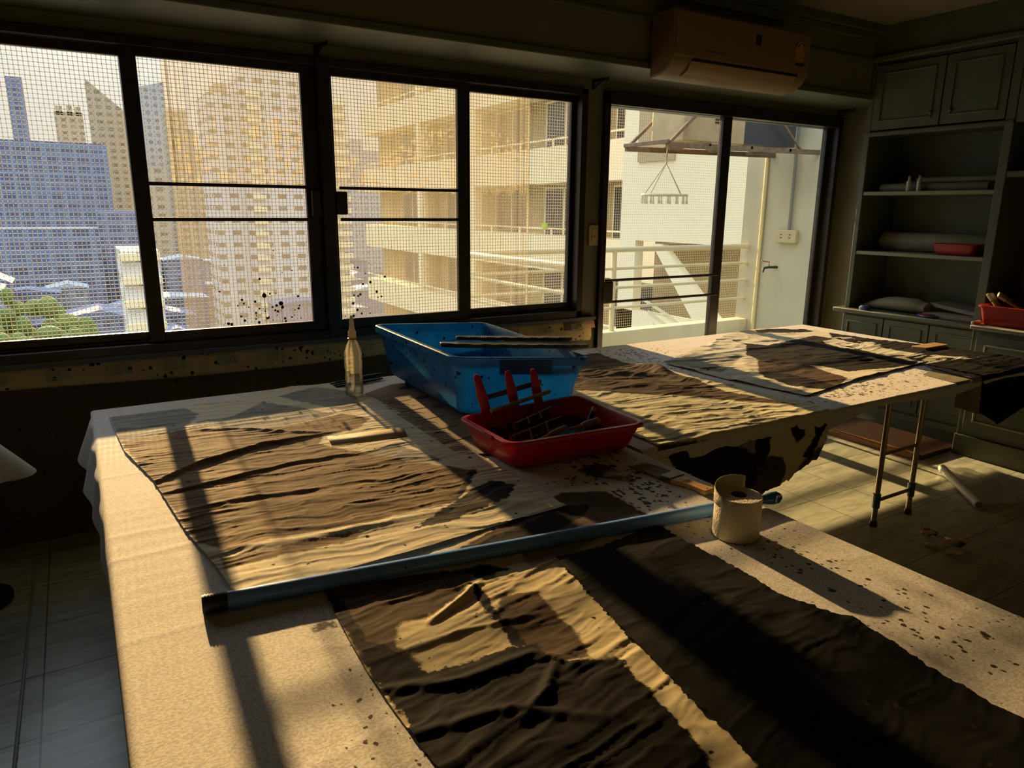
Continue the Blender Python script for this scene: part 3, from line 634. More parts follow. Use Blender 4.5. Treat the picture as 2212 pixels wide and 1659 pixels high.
smear = gs(U, V, [(.40, 1.48, .06, .07, .70), (.45, .95, .06, .08, .35), (1.60, .75, .03, .20, .35), (1.66, 1.10, .03, .2, .3)])
o = gridmesh('table_cloth', X, Y, Z, m_cloth, (dens, smear, dens*0)); tag(o, 'cream paper cloth covering the near table and hanging over its left edge', 'tablecloth')
U = np.linspace(1.862, 5.28+.05, 480)[None]; V = np.linspace(FAR_Y-.36, 3.905+.27, 320)[:, None]; U = U+0*V; V = V+0*U  # unseen hang at the back, its length set to shade the floor
hem = .055+.13*np.clip((3.55-U)/1.2, 0, 1)**1.3+.016*np.sin(U*5.0)
V = np.where(V < FAR_Y, FAR_Y-(FAR_Y-V)/.36*hem, V)
Z = TZ+.0005+.002*fbm(U*3, V*3, 7)+.0012*ridge(U*2, V*6, 9)**6
X, Y, Z = drape(U, V, Z, FAR_Y, .022, .10); Y, Z = bend(Y, Z, 3.905, .016, .05); X, Z = bend(X, Z, 5.28, .014, .03)
dens = gs(U, V, [(3.5, 2.25, .8, .18, .8), (2.9, 3.3, .5, .5, .7), (4.6, 2.3, .4, .3, .5), (3.2, 3.7, .4, .3, .4)])
smear = gs(U, V, [(3.3, 2.3, .55, .16, .42), (4.2, 2.2, .6, .12, .34), (3.15, 3.55, .35, .22, .42), (2.95, 2.9, .15, .5, .35), (3.9, 3.85, .8, .05, .3), (4.8, 2.25, .4, .2, .4)])
o = gridmesh('table_cloth', X, Y, Z, m_cloth, (dens, smear, dens*0)); tag(o, 'ink-smeared cream paper cloth covering the long far table up to the bookcase', 'tablecloth')

# ------------------------------------------------------------------ painted paper sheets
def ridges(lst):
    def f(X, Y):
        r = 0*X
        for pl, h, w_ in lst:
            P = np.array(pl); d = np.full(X.shape, 1e9); tt = 0*X; n = len(P)-1
            for i in range(n):
                a, b_ = P[i], P[i+1]; e = b_-a; t = np.clip(((X-a[0])*e[0]+(Y-a[1])*e[1])/(e@e), 0, 1)
                di = np.hypot(X-a[0]-e[0]*t, Y-a[1]-e[1]*t); tt = np.where(di < d, (i+t)/n, tt); d = np.minimum(d, di)
            r = np.maximum(r, h*np.exp(-(d/w_)**2)*(np.sin(np.pi*np.clip(tt*.9+.08, 0, 1))**.5))
        return r
    return f
pm1 = paper_mat('rice_paper_grey', base=(.66, .60, .44), black=(.030, .026, .024), wash=(.235, .165, .092), pale=(.30, .30, .26))
S1 = sheet('paper_sheet', [(0.242, 1.744), (0.267, 1.699), (0.461, 1.691), (0.698, 1.701), (0.947, 1.727), (1.267, 1.746)], [(0.053, 3.602), (0.291, 3.599), (0.593, 3.670), (0.919, 3.782), (1.056, 3.741), (1.174, 3.558)],
      [(0.242, 1.744), (0.233, 1.853), (0.189, 2.167), (0.148, 2.662), (0.084, 3.037), (0.053, 3.602)], [(1.267, 1.746), (1.273, 2.014), (1.259, 2.333), (1.280, 2.664), (1.225, 2.938), (1.217, 3.267), (1.174, 3.558)],
      pm1, 'brown-washed wrinkled rice paper sheet, between the table edge at the left and the red basin', z=.006, res=.0045, amp=.0052, kx=2.6, ky=30, seed=1, ang=-4,
      black=[[(1.224, 1.982), (1.167, 2.060), (1.072, 2.021), (0.918, 1.919), (0.768, 1.831), (0.873, 1.826), (1.116, 1.877)], [(1.170, 2.168), (1.171, 2.206), (0.992, 1.984), (0.926, 1.935), (1.021, 1.990)]],
      wash=[[(0.079, 3.170), (0.362, 3.240), (0.598, 3.075), (0.819, 2.875), (0.762, 2.747), (0.884, 2.548), (0.994, 2.394), (1.170, 2.168), (0.975, 1.950), (0.678, 1.938), (0.410, 1.968), (0.279, 1.946), (0.211, 2.050), (0.191, 2.184), (0.146, 2.638)],
            [(0.526, 3.094), (0.713, 3.064), (0.987, 3.142), (1.070, 3.000), (0.973, 2.878), (0.814, 2.856), (0.722, 2.945)], [(0.250, 1.916), (0.448, 1.912), (0.661, 1.893), (0.589, 1.847), (0.408, 1.855), (0.251, 1.856)]],
      pale=[[(0.053, 3.602), (0.291, 3.599), (0.371, 3.599), (0.410, 3.442), (0.326, 3.245), (0.077, 3.138)], [(0.531, 3.331), (0.718, 3.528), (0.846, 3.331), (0.957, 3.150), (0.670, 3.050), (0.441, 3.142), (0.317, 3.175), (0.393, 3.326)], [(0.803, 3.603), (1.020, 3.702), (1.158, 3.511), (1.100, 3.141), (1.005, 3.195), (0.860, 3.468)],
            [(0.869, 2.556), (1.036, 2.590), (1.115, 2.325), (1.004, 2.331)]],
      bumps=ridges([([(0.151, 2.620), (0.308, 2.730), (0.546, 2.837), (0.870, 2.876)], .018, .016), ([(0.153, 2.491), (0.353, 2.519), (0.624, 2.577), (0.838, 2.574)], .010, .012), ([(0.356, 3.191), (0.532, 3.128), (0.725, 2.958), (0.857, 2.868)], .007, .012),
                    ([(0.207, 2.310), (0.376, 2.318), (0.639, 2.280)], .008, .014), ([(0.224, 1.978), (0.452, 1.927), (0.757, 1.912), (0.977, 1.905)], .007, .025), ([(0.948, 1.881), (1.099, 1.878), (1.219, 1.787)], .008, .03)]))
m_fold = mat('folded_paper', (.50, .40, .24), .7)
q = [(0.800, 2.767), (1.127, 2.745), (1.109, 2.664), (0.798, 2.699)]
MB().add([(x, y, z) for (x, y), z in zip(q, (.796, .792, .777, .778))], [(0, 1, 2, 3)]).build('folded_edge', m_fold, S1, solid=.0012)

pm2 = paper_mat('rice_paper_dark', base=(.62, .53, .33), black=(.0075, .0065, .006), wash=(.105, .072, .048), pale=(.28, .26, .22))
sheet('paper_sheet', [(1.403, 1.879), (1.399, 1.726), (1.454, 1.579), (1.485, 1.470)][::-1][::-1] and [(0.737, 1.632), (0.964, 1.595), (1.170, 1.543), (1.449, 1.472)], [(1.378, 1.893), (1.435, 1.870), (1.483, 1.833)],
      [(0.737, 1.632), (0.939, 1.713), (1.170, 1.794), (1.378, 1.893)], [(1.449, 1.472), (1.458, 1.577), (1.483, 1.833)],
      pm2, 'dark-washed paper piece with a tan upper edge, between the blue pole and the brushes', z=.003, res=.006, amp=.002, seed=3,
      black=[[(1.267, 1.746), (1.354, 1.730), (1.270, 1.654), (1.097, 1.604), (0.832, 1.624), (0.787, 1.650), (1.018, 1.685)]], wash=[[(1.330, 1.853), (1.465, 1.785), (1.457, 1.565), (1.449, 1.472), (1.161, 1.531), (0.731, 1.621), (1.052, 1.741)]])
S2L = [(0.437, 1.612), (0.427, 1.421), (0.421, 1.270), (0.423, 1.121), (0.432, 0.955)]
S2 = sheet('paper_sheet', [(S2L[-1][0]+.06, .35), (.8, .33), (1.40, .32)], [(0.439, 1.619), (0.673, 1.581), (0.950, 1.571), (1.242, 1.526)],
      [(S2L[-1][0]+.06, .35)]+S2L[::-1], [(1.40, .32), (1.38, .9)]+[(1.242, 1.526)],
      pm2, 'large wrinkled sheet with black washes and bare yellow patches, nearest the camera below the pole', z=.004, res=.005, amp=.0048, kx=4.6, ky=30, seed=6, ang=12,
      black=[[(0.427, 1.411), (0.458, 1.372), (0.506, 1.275), (0.527, 1.190), (0.724, 1.175), (0.777, 1.164), (0.762, 1.087), (0.843, 1.049), (0.899, 1.025), (0.887, 0.952), (0.870, 0.828), (0.834, 0.679), (0.547, 0.640), (0.319, 0.776), (0.435, 1.084), (0.421, 1.201), (0.430, 1.338)],
             [(0.434, 1.601), (0.462, 1.560), (0.459, 1.468), (0.458, 1.372), (0.427, 1.411)], [(0.771, 1.456), (0.780, 1.399), (0.762, 1.290), (0.755, 1.167), (0.729, 1.163), (0.739, 1.281), (0.750, 1.392)], [(0.784, 1.531), (0.844, 1.540), (0.896, 1.480), (0.808, 1.475)]],
      wash=[[(0.437, 1.612), (0.530, 1.602), (0.673, 1.581), (0.827, 1.535), (0.730, 1.428), (0.608, 1.380), (0.554, 1.390), (0.538, 1.378), (0.510, 1.311), (0.527, 1.225), (0.504, 1.186), (0.418, 1.289)],
            [(0.815, 1.379), (0.901, 1.343), (0.875, 1.224), (0.878, 1.146), (0.843, 1.057), (0.760, 1.084), (0.733, 1.190), (0.748, 1.309)], [(0.796, 1.067), (0.895, 1.036), (0.879, 0.915), (0.841, 0.970)]],
      pale=[[(0.460, 1.611), (0.515, 1.529), (0.515, 1.435), (0.471, 1.438), (0.453, 1.517)], [(0.778, 1.520), (0.853, 1.505), (0.844, 1.440), (0.766, 1.472)], [(0.965, 1.546), (1.239, 1.521), (1.099, 1.468), (0.956, 1.460)]],
      bumps=ridges([([(0.609, 1.357), (0.720, 1.409), (0.803, 1.464)], .012, .010), ([(0.521, 1.285), (0.657, 1.286), (0.862, 1.254)], .007, .010), ([(0.404, 1.195), (0.575, 1.127), (0.746, 1.134), (0.804, 1.062)], .008, .014), ([(0.416, 1.040), (0.613, 1.009), (0.750, 0.899)], .008, .014),
                    ([(0.622, 0.974), (0.704, 1.018), (0.771, 1.082)], .010, .012)]))
pm3 = paper_mat('rice_paper_black', base=(.30, .24, .15), black=(.0065, .0065, .006), wash=(.030, .023, .016), pale=(.10, .085, .06))
BL = [(1.034, 1.465), (1.011, 1.337), (0.986, 1.217), (0.971, 1.112), (0.950, 0.995), (0.939, 0.913), (0.929, 0.838), (0.920, 0.748), (0.905, 0.661)]
BRt = [(1.424, 1.487), (1.409, 1.353), (1.417, 1.221), (1.409, 1.088), (1.410, 1.005), (1.436, 0.906), (1.466, 0.855), (1.453, 0.757), (1.433, 0.674), (1.424, 0.577), (1.426, 0.485)]
sheet('paper_sheet', [(.90, .36), (1.1, .34), (1.42, .33)], [(1.034, 1.465), (1.183, 1.451), (1.424, 1.487)], [(.90, .36)]+BL[::-1], [(1.42, .33)]+BRt[::-1],
      pm3, 'large solid black crinkled sheet with ragged left edge, right of the yellow strip', z=.012, res=.005, amp=.0045, kx=3.6, ky=20, seed=11, ang=14, ragged=.006,
      black=[[(.2, 0), (2.2, 0), (2.2, 1.37), (1.25, 1.42), (.98, 1.50), (.2, 1.50)]], wash=[[(.8, 0), (1.8, 0), (1.8, 1.7), (.8, 1.7)]])

# light sheet whose front hangs over the far table's edge
pm4 = paper_mat('rice_paper_cream', base=(.64, .60, .42), black=(.016, .017, .014), wash=(.115, .085, .055), pale=(.26, .235, .16))
def cx(*p): return [(1200+x/2.186, 680+y/2.186) for x, y in p]
sheet('paper_sheet', [(1.90, 1.76), (2.2, 1.72), (2.45, 1.72), (2.75, 1.765), (2.80, 1.795), (2.95, 1.83), (3.02, 1.90)], [(2.757, 3.701), (2.931, 3.729)], [(1.90, 1.76), (1.95, 2.1), (1.99, 2.6), (2.3, 3.3)]+[(2.757, 3.701)], [(3.02, 1.90), (3.05, 2.10), (3.02, 2.6), (2.98, 3.1)]+[(2.931, 3.729)],
      pm4, 'crinkled cream sheet right of the tubs, its splotched front hanging over the far table edge', z=.004, res=.006, amp=.0075, kx=3.4, ky=20, seed=9, ang=-8, hang=True, ragged=.006,
      black=[[(1.963, 2.042), (2.118, 2.040), (2.355, 2.018), (2.514, 1.927), (2.540, 1.840), (2.497, 1.748), (2.338, 1.785), (2.037, 1.946)], [(2.516, 2.027), (2.615, 2.018), (2.624, 2.001), (2.614, 1.912), (2.551, 1.852), (2.506, 1.889), (2.522, 1.978)],
             [(2.743, 2.036), (2.861, 2.023), (2.860, 1.964), (2.805, 1.932), (2.745, 2.023)], [(2.911, 2.027), (3.025, 2.008), (3.017, 1.977), (2.899, 1.830), (2.846, 1.860), (2.941, 1.951)]],
      wash=[[(2.686, 3.864), (2.931, 3.729), (2.888, 3.413), (2.965, 3.097), (2.920, 2.823), (2.878, 2.546), (2.982, 2.193), (2.781, 2.366), (2.643, 2.547), (2.350, 2.820), (2.091, 3.044)],
            [(2.614, 1.912), (2.707, 1.884), (2.733, 1.818), (2.657, 1.715), (2.497, 1.748), (2.526, 1.856)], [(2.906, 1.871), (3.062, 1.899), (3.101, 1.723), (2.920, 1.698), (2.718, 1.698), (2.781, 1.788)], [(1.862, 2.071), (2.091, 2.053), (2.311, 2.025), (1.991, 2.003)]],
      pale=[[(2.312, 2.021), (2.546, 2.027), (2.583, 1.753), (2.338, 1.780)]],
      bumps=ridges([([(2.500, 3.398), (2.626, 3.159), (2.838, 3.000), (2.974, 2.668)], .016, .04), ([(2.912, 3.244), (2.942, 3.153), (2.862, 2.986)], .03, .05), ([(2.347, 3.143), (2.616, 2.868), (2.727, 2.631)], .012, .06)]))
pm5 = paper_mat('rice_paper_mixed', base=(.58, .55, .42), black=(.016, .015, .014), wash=(.10, .065, .042), pale=(.34, .33, .25), edge=.02)
F = lambda *p: p
sheet('paper_sheet', [(3.096, 3.266), (3.102, 2.786), (3.179, 2.288)], [(4.356, 3.856), (4.736, 3.906), (5.084, 3.641)], [(3.096, 3.266), (3.594, 3.495), (4.356, 3.856)], [(3.179, 2.288), (3.765, 2.390), (4.532, 2.424)][:2]+[(4.604, 2.465), (4.933, 3.023), (5.084, 3.641)],
      pm5, 'large sheet with black and brown patches in the middle of the far table', z=.005, res=.008, amp=.010, kx=3, ky=12, seed=12, ang=-10,
      black=[[(4.137, 3.762), (4.082, 3.508), (4.172, 3.355), (4.826, 3.458), (4.845, 3.287), (4.637, 3.248), (4.568, 3.059), (4.637, 2.848), (4.672, 2.543), (4.474, 2.456), (4.223, 2.458), (3.897, 2.536), (3.900, 2.712), (3.666, 2.903), (3.733, 3.164), (4.037, 3.429)],
             [(4.627, 3.861), (5.021, 3.860), (5.024, 3.596), (4.748, 3.645), (4.552, 3.751)], [(3.153, 3.036), (3.340, 3.007), (3.167, 2.956)], [(3.437, 2.806), (3.529, 2.615), (3.517, 2.364), (3.400, 2.310), (3.290, 2.431), (3.313, 2.668)]],
      wash=[[(3.808, 3.140), (3.935, 3.001), (3.720, 2.415), (3.422, 2.298), (3.365, 2.498), (3.354, 2.740)]],
      pale=[[(3.096, 3.266), (3.510, 3.411), (3.664, 3.150), (3.193, 2.871)]])
sheet('paper_sheet', [(4.660, 3.172), (4.553, 2.748), (4.532, 2.424), (4.835, 2.370)], [(5.045, 3.485), (5.091, 3.087), (5.258, 2.702), (5.113, 2.352)], [(4.660, 3.172), (5.045, 3.485)], [(4.835, 2.370), (5.113, 2.352)],
      pm5, 'dark striped sheet along the back right of the far table', z=.009, res=.008, amp=.006, seed=14, black=[[(5.124, 3.542), (5.148, 3.123), (5.233, 2.656), (5.141, 2.337), (4.919, 2.459), (4.800, 2.703), (4.802, 3.158), (4.871, 3.341)]], pale=[[(4.517, 2.858), (4.754, 2.550), (4.764, 2.377), (4.359, 2.442)]])
sheet('paper_sheet', [(4.34, 2.03), (4.42, 1.86), (4.65, 1.75), (5.2, 1.86)], [(4.62, 2.62), (4.9, 2.66), (5.25, 2.7)], [(4.34, 2.03), (4.45, 2.35), (4.62, 2.62)], [(5.2, 1.86), (5.28, 2.3), (5.25, 2.7)],
      pm3, 'black sheet hanging off the right end of the far table, nearest the cabinets', z=.008, res=.008, amp=.006, seed=15, hang=True, black=[[(4.40, 1.6), (5.4, 1.6), (5.4, 2.8), (4.55, 2.8)]])
o = sheet('paper_sheet', [(4.16, 1.93), (4.46, 1.84)], [(4.24, 2.28), (4.52, 2.35)], [(4.16, 1.93), (4.24, 2.28)], [(4.46, 1.84), (4.52, 2.35)], pm4, 'small brown paper strip hanging at the left of the black hanging sheet', z=.003, res=.012, amp=.002, seed=2, hang=True, pale=[[(4, 1), (5, 1), (5, 3), (4, 3)]])
o = MB().box(4.98, 5.26, 2.68, 2.78, TZ+.012, TZ+.03).build('wooden_bar', mat('light_wood', (.48, .30, .13), .5, col2=(.40, .24, .10), nscale=14), None, bevel=.003); tag(o, 'short light wooden bar at the right end of the far table', 'wood piece')

# ------------------------------------------------------------------ blue storage bin, boards on it, cardboard below
m_card = mat('cardboard', (.24, .17, .095), .85, col2=(.17, .12, .07), nscale=14, specks=(13, .5, (.015, .015, .015)))
b = MB(); n = 60; top = []
o = MB().prism([(1.195, 2.36), (1.30, 2.31), (1.95, 2.62), (1.97, 3.48), (1.40, 3.56), (1.205, 3.44)], TZ+.006, TZ+.011).build('cardboard_sheet', m_card, None)
tag(o, 'brown ink-stained cardboard under the blue storage bin', 'cardboard')
b = MB()
for i in range(5):
    cx_, cy_ = 1.26+.02*math.sin(i), 3.28-.17*i
    b.tube([(cx_+.035*math.cos(a), cy_+.05*math.sin(a), TZ+.0115) for a in [2*math.pi*k/16 for k in range(13)]], .0012, 5)
    b.tube([(cx_-.05, cy_-.09, TZ+.0115), (cx_+.10, cy_-.07, TZ+.0115)], .0012, 5)
b.build('ink_outline', mat('ink', (.01, .01, .01), .3), o)
m_blue = mat('blue_bin_plastic', (.030, .20, .46), .26, trans=.62, col2=(.045, .27, .55), nscale=7, specks=(30, .34, (.004, .012, .04)))
RIM = [(1.341, 2.667, 1.092), (1.963, 2.575, 1.047), (2.046, 3.70, 1.047), (1.364, 3.66, 1.092)]
bn = thing('storage_bin', 'large translucent blue plastic storage bin splashed with ink, beside the bottle', 'storage bin', (1.68, 3.15, .78))
b, bot = tub(RIM, .268, .045, .05, lip=.020, liph=.036, th=.004)
bo = b.build('bin_body', m_blue, bn)
for cx0, cy0 in ((1.46, 2.80), (1.46, 3.48), (1.85, 2.76), (1.90, 3.50)):
    z1 = 1.102-.072*(cx0-1.34)-.268; MB().tube([(cx0, cy0, TZ+.011), (cx0, cy0, z1)], .016, 12).build('foot', mat('dark_blue_foot', (.01, .03, .07), .4), bn)
P = [Vector(p) for p in RIM]
f1, f2 = P[0].lerp(P[1], .30), P[0].lerp(P[1], .70)
MB().add([f1+Vector((0, -.028, -.01)), f2+Vector((0, -.028, -.01)), f2+Vector((0, -.026, -.075)), f1+Vector((0, -.026, -.075)), f1+Vector((0, -.020, -.01)), f2+Vector((0, -.020, -.01)), f2+Vector((0, -.016, -.075)), f1+Vector((0, -.016, -.075))],
    [(0, 1, 2, 3), (4, 7, 6, 5), (0, 4, 5, 1), (3, 2, 6, 7), (0, 3, 7, 4), (1, 5, 6, 2)]).build('handle', m_blue, bn, bevel=.003)
m_inkwood = mat('ink_black_wood', (.018, .014, .010), .28, col2=(.06, .042, .028), nscale=40, bump=.5, bscale=60)
def inkboard(label, a, b_, w_, h_, teeth=0):
    a, b_ = Vector(a), Vector(b_); t_ = thing('ink_board', label, 'board', tuple((a+b_)/2), 'ink-blackened boards across the bin')
    d = (b_-a).normalized(); s_ = d.cross(Vector((0, 0, 1))).normalized()
    rings = []
    for i in range(40):
        f = i/39; p = a.lerp(b_, f); k = w_*(.35+.65*min(1, f*7))*(1-.5*max(0, f-.92)/.08)+.002*math.sin(i*2.1); hh = h_*(1+.07*math.sin(i*1.3))
        rings.append([p+s_*k/2, p+s_*k/2+Vector((0, 0, hh)), p-s_*k/2+Vector((0, 0, hh)), p-s_*k/2])
    MB().loft(rings).build('plank', m_inkwood, t_, bevel=.002)
    if teeth:
        q = MB()
        for i in range(teeth):
            p = a.lerp(b_, (i+.5)/teeth)+Vector((0, 0, h_+.001)); q.tube([p-s_*.006-d*.003, p+d*.0+Vector((0, 0, .004)), p+s_*.006+d*.003], .0016, 5)
        q.build('thread_row', mat('pale_thread', (.62, .52, .42), .5), t_)
    return t_
inkboard('long tapering ink-black board across the front of the blue bin, lowest of the pile', (1.36, 2.86, 1.103), (2.06, 2.70, 1.062), .075, .018)
inkboard('ink-black brush rail with a row of pale threads, on top of the tapering board', (1.46, 2.90, 1.119), (2.02, 2.775, 1.088), .03, .014, 58)
inkboard('short stubby ink-black board end lying behind the brush rail', (1.74, 2.95, 1.075), (2.06, 2.85, 1.056), .05, .022)

# ------------------------------------------------------------------ red basin in front with ink, brushes and sticks
m_red2 = mat('red_basin_plastic', (.66, .030, .040), .28, trans=.38, col2=(.54, .022, .032), nscale=6, specks=(30, .22, (.02, .005, .005)))
BB = [(1.262, 2.08, .890), (1.852, 2.045, .890), (1.868, 2.515, .890), (1.262, 2.465, .890)]
rbn = thing('basin', 'red plastic basin of black ink holding brushes, in front of the blue bin', 'basin', (1.55, 2.28, TZ))
b, bot = tub(BB, .118, .030, .045, lip=.016, liph=.014, th=.004)
b.build('basin_body', m_red2, rbn)
b = MB(); p0, p1 = Vector(BB[0]), Vector(BB[3])
b.bar(p0.lerp(p1, .25)+Vector((-.020, 0, -.006)), p0.lerp(p1, .75)+Vector((-.020, 0, -.006)), .010, .016); b.build('grip', m_red2, rbn, bevel=.003)
inkq = inset([(p[0], p[1], .815) for p in BB], .030)
o = MB().add(quad_ring(inkq, .03), [tuple(range(24))]).build('ink', mat('wet_ink', (.004, .004, .004), .16, spec=.4), None, smooth=0); tag(o, 'pool of black ink inside the red basin in front of the bin', 'ink', None, 'stuff')
m_rh = mat('red_handle', (.55, .016, .03), .3)
for i, (bx, by, tx, ty, tz, lab) in enumerate(((1.372, 2.44, 1.335, 2.475, 1.055, 'red brush handle standing up leftmost in the basin'), (1.515, 2.455, 1.49, 2.49, 1.05, 'red brush handle standing up in the middle of the three'), (1.640, 2.465, 1.615, 2.49, 1.045, 'red brush handle standing up rightmost of the three'))):
    t_ = thing('ink_brush', lab, 'brush', (bx, by, .82), 'red-handled brushes in the basin')
    a = Vector((bx, by, .865)); c_ = Vector((tx, ty, tz)); d = (c_-a); ax = Vector((1, -.2, 0)).normalized()
    rings = []
    for f, w_, th in ((0, .040, .010), (.10, .030, .011), (.24, .020, .013), (.5, .023, .015), (.75, .018, .013), (.94, .0145, .011), (1, .007, .006)):
        p = a+d*f; nrm = d.normalized().cross(ax).normalized()
        rings.append([p+ax*w_*math.cos(g)+nrm*th*math.sin(g) for g in [2*math.pi*k/14 for k in range(14)]])
    MB().loft(rings).build('handle', m_rh, t_)
    rings = []
    for z, w_, th in ((.835, .052, .007), (.85, .046, .008), (.866, .034, .009)):
        rings.append([Vector((bx, by, z))+ax*w_*math.cos(g)+Vector((.2, 1, 0))*th*math.sin(g) for g in [2*math.pi*k/18 for k in range(18)]])
    MB().loft(rings).build('head', m_rh, t_)
    MB().loft([[Vector((bx, by, z))+ax*w_*math.cos(g)+Vector((.2, 1, 0))*th*math.sin(g) for g in [2*math.pi*k/18 for k in range(18)]] for z, w_, th in ((.795, .050, .010), (.835, .050, .009))]).build('bristles', m_inkwood, t_)
m_rod = mat('pale_rod', (.40, .34, .25), .5, col2=(.28, .22, .15), nscale=30)
o = MB().tube([(1.36, 2.40, .915), (1.66, 2.425, .955)], .009, 10).build('bamboo_rod', m_rod, None); tag(o, 'pale ink-flecked rod resting in front of the three red handles', 'rod', 'pale rods across the red handles')
o = MB().bar((1.40, 2.50, .945), (1.68, 2.52, .975), .004, .022).build('bamboo_rod', mat('grey_slat', (.16, .15, .14), .5), None, bevel=.001); tag(o, 'thin grey slat resting behind the three red handles', 'slat', 'pale rods across the red handles')
# wide flat brushes with stitched stems
m_stem = mat('inky_stems', (.05, .03, .025), .4, col2=(.12, .07, .05), nscale=30); m_thread = mat('pale_thread', (.62, .52, .42), .5)
for i, (a, b_, w_, lab) in enumerate((((1.345, 2.235, .862), (1.62, 2.30, .885), .045, 'wide flat brush with two dashed rows of pale stitching, lower across the basin ink'), ((1.40, 2.30, .885), (1.60, 2.345, .915), .030, 'narrow brush edge with pale stitching just below the red handles'))):
    t_ = thing('hake_brush', lab, 'brush', tuple((Vector(a)+Vector(b_))/2), 'stitched flat brushes in the red basin')
    a, b_ = Vector(a), Vector(b_); d = (b_-a).normalized(); dn = Vector((.05, -.45, -.9)).normalized(); nn_ = d.cross(dn).normalized()
    q = MB(); k_ = 9 if not i else 7
    for j in range(k_): q.tube([a+(b_-a)*((j+.5)/k_)+nn_*0, a+(b_-a)*((j+.5)/k_)+dn*w_], (b_-a).length/k_*.52, 8)
    q.build('stems', m_stem, t_)
    q = MB(); ns = 30
    for row in ((.12, .88) if not i else (.1,)):
        for j in range(ns): q.tube([a+(b_-a)*(j/ns)+dn*w_*row+nn_*-.021, a+(b_-a)*((j+.62)/ns)+dn*w_*row+nn_*-.021], .0016, 5)
    for f in (.33, .66): q.tube([a+(b_-a)*f+nn_*-.020, a+(b_-a)*f+dn*w_+nn_*-.020], .003, 6)
    q.build('stitching', m_thread, t_)
m_wst = mat('stained_wood', (.46, .28, .12), .5, col2=(.12, .07, .035), nscale=34)
def stick(name, label, cat, a, b_, r, m_, group=None):
    a, b_ = Vector(a), Vector(b_); t_ = thing(name, label, cat, tuple((a+b_)/2), group)
    MB().tube([a, a.lerp(b_, .05), a.lerp(b_, .5), a.lerp(b_, .62), a.lerp(b_, .70), b_.lerp(a, .04), b_], [r*.6, r, r, r*.55, r*.4, r*.5, r*.3], 12).build('handle', m_, t_); return t_
stick('wooden_tool', 'wooden-handled tool resting at the front left rim of the red basin', 'tool', (1.53, 2.115, .900), (1.385, 2.105, .872), .011, m_wst, 'wooden tools on the basin rim')
stick('wooden_tool', 'wooden-handled tool resting at the front middle rim of the red basin', 'tool', (1.695, 2.125, .902), (1.55, 2.125, .885), .013, m_wst, 'wooden tools on the basin rim')
t_ = thing('paint_brush', 'dark brush with a yellow handle end leaning in the red basin ink', 'brush', (1.72, 2.25, .86))
MB().tube([(1.675, 2.20, .83), (1.755, 2.25, .893)], [.009, .010], 12).build('handle', mat('ink', (.01, .01, .01), .3), t_)
MB().tube([(1.755, 2.25, .893), (1.772, 2.262, .906)], [.011, .010], 12).build('yellow_end', mat('yellow_paint', (.50, .36, .02), .4), t_)

# ------------------------------------------------------------------ bottle, pens, brushes, roll, pole
bt = thing('squeeze_bottle', 'clear plastic water bottle with a milky nozzle and red collar, beside the blue bin', 'bottle', (1.150, 3.44, TZ+.008))
z0 = TZ+.008; O = (1.150, 3.44, z0)
m_pet = glassy('clear_plastic', (.99, .98, .92), .16, .04)
MB().lathe([(0, 0), (.030, 0), (.041, .006), (.045, .02), (.045, .070), (.0425, .078), (.0455, .086), (.0455, .120), (.042, .130), (.0455, .140), (.046, .185), (.043, .195), (.0465, .205), (.046, .222), (.034, .26), (.021, .282), (.018, .290)], O, 40).build('shell', m_pet, bt)
MB().lathe([(0, .004), (.038, .006), (.042, .02), (.042, .07), (.040, .078), (.0425, .086), (.0425, .12), (0, .121)], O, 32).build('water', mat('water_tint', (.80, .80, .70), .08, trans=.8, thin=.84), bt)
MB().lathe([(.0435, .122), (.0405, .13), (.0435, .14), (.044, .185), (.041, .195), (.044, .205), (.043, .222), (.033, .254), (.019, .282)], O, 32).build('misted_glow', mat('mist_glow_tint', (.95, .88, .62), .2, trans=.75, thin=.62), bt)  # misted layer tinted cream, put in for the sunlit glow above the water
MB().lathe([(.0195, .288), (.0225, .290), (.0225, .297), (.019, .299)], O, 28).build('collar', mat('orange_red', (.70, .13, .05), .4), bt)
MB().lathe([(.019, .297), (.0205, .303), (.020, .330), (.014, .338), (.0135, .352), (.0115, .356), (.011, .385), (.008, .390), (.0075, .405), (.004, .410), (0, .410)], O, 28).build('nozzle', mat('milky_nozzle', (.70, .62, .46), .4, trans=.6), bt)
MB().tube([(1.150, 3.44, z0+.02), (1.152, 3.44, z0+.29)], .004, 8).build('dip_tube', mat('pale_tube', (.7, .65, .48), .4, trans=.5), bt)
k = 0
for a, b_, c_, lab in (((1.10, 3.70, .783), (1.42, 3.76, .783), (.42, .14, .01), 'dark slim brush with an orange tip, lying behind the bottle at the table edge'),
                       ((1.11, 3.665, .781), (1.40, 3.735, .781), (.01, .01, .01), 'black slim brush lying behind the bottle, in the middle of the bundle'),
                       ((1.11, 3.63, .780), (1.40, 3.70, .780), (.01, .01, .01), 'black slim brush lying behind the bottle, lowest of the bundle'),
                       ((1.22, 3.70, .797), (1.42, 3.74, .797), (.10, .05, .03), 'brown slim brush lying on top of the bundle behind the bottle')):
    t_ = thing('slim_brush', lab, 'brush', tuple((Vector(a)+Vector(b_))/2), 'slim brushes behind the bottle'); a, b_ = Vector(a), Vector(b_)
    MB().tube([a.lerp(b_, .1), a.lerp(b_, .6), b_], [.007, .0085, .005], 10).build('handle', mat('gloss_black', (.02, .015, .012), .12), t_)
    MB().tube([a, a.lerp(b_, .04), a.lerp(b_, .1)], [.002, .007, .0075], 10).build('tip', mat('tip_%d' % k, c_, .5), t_); k += 1

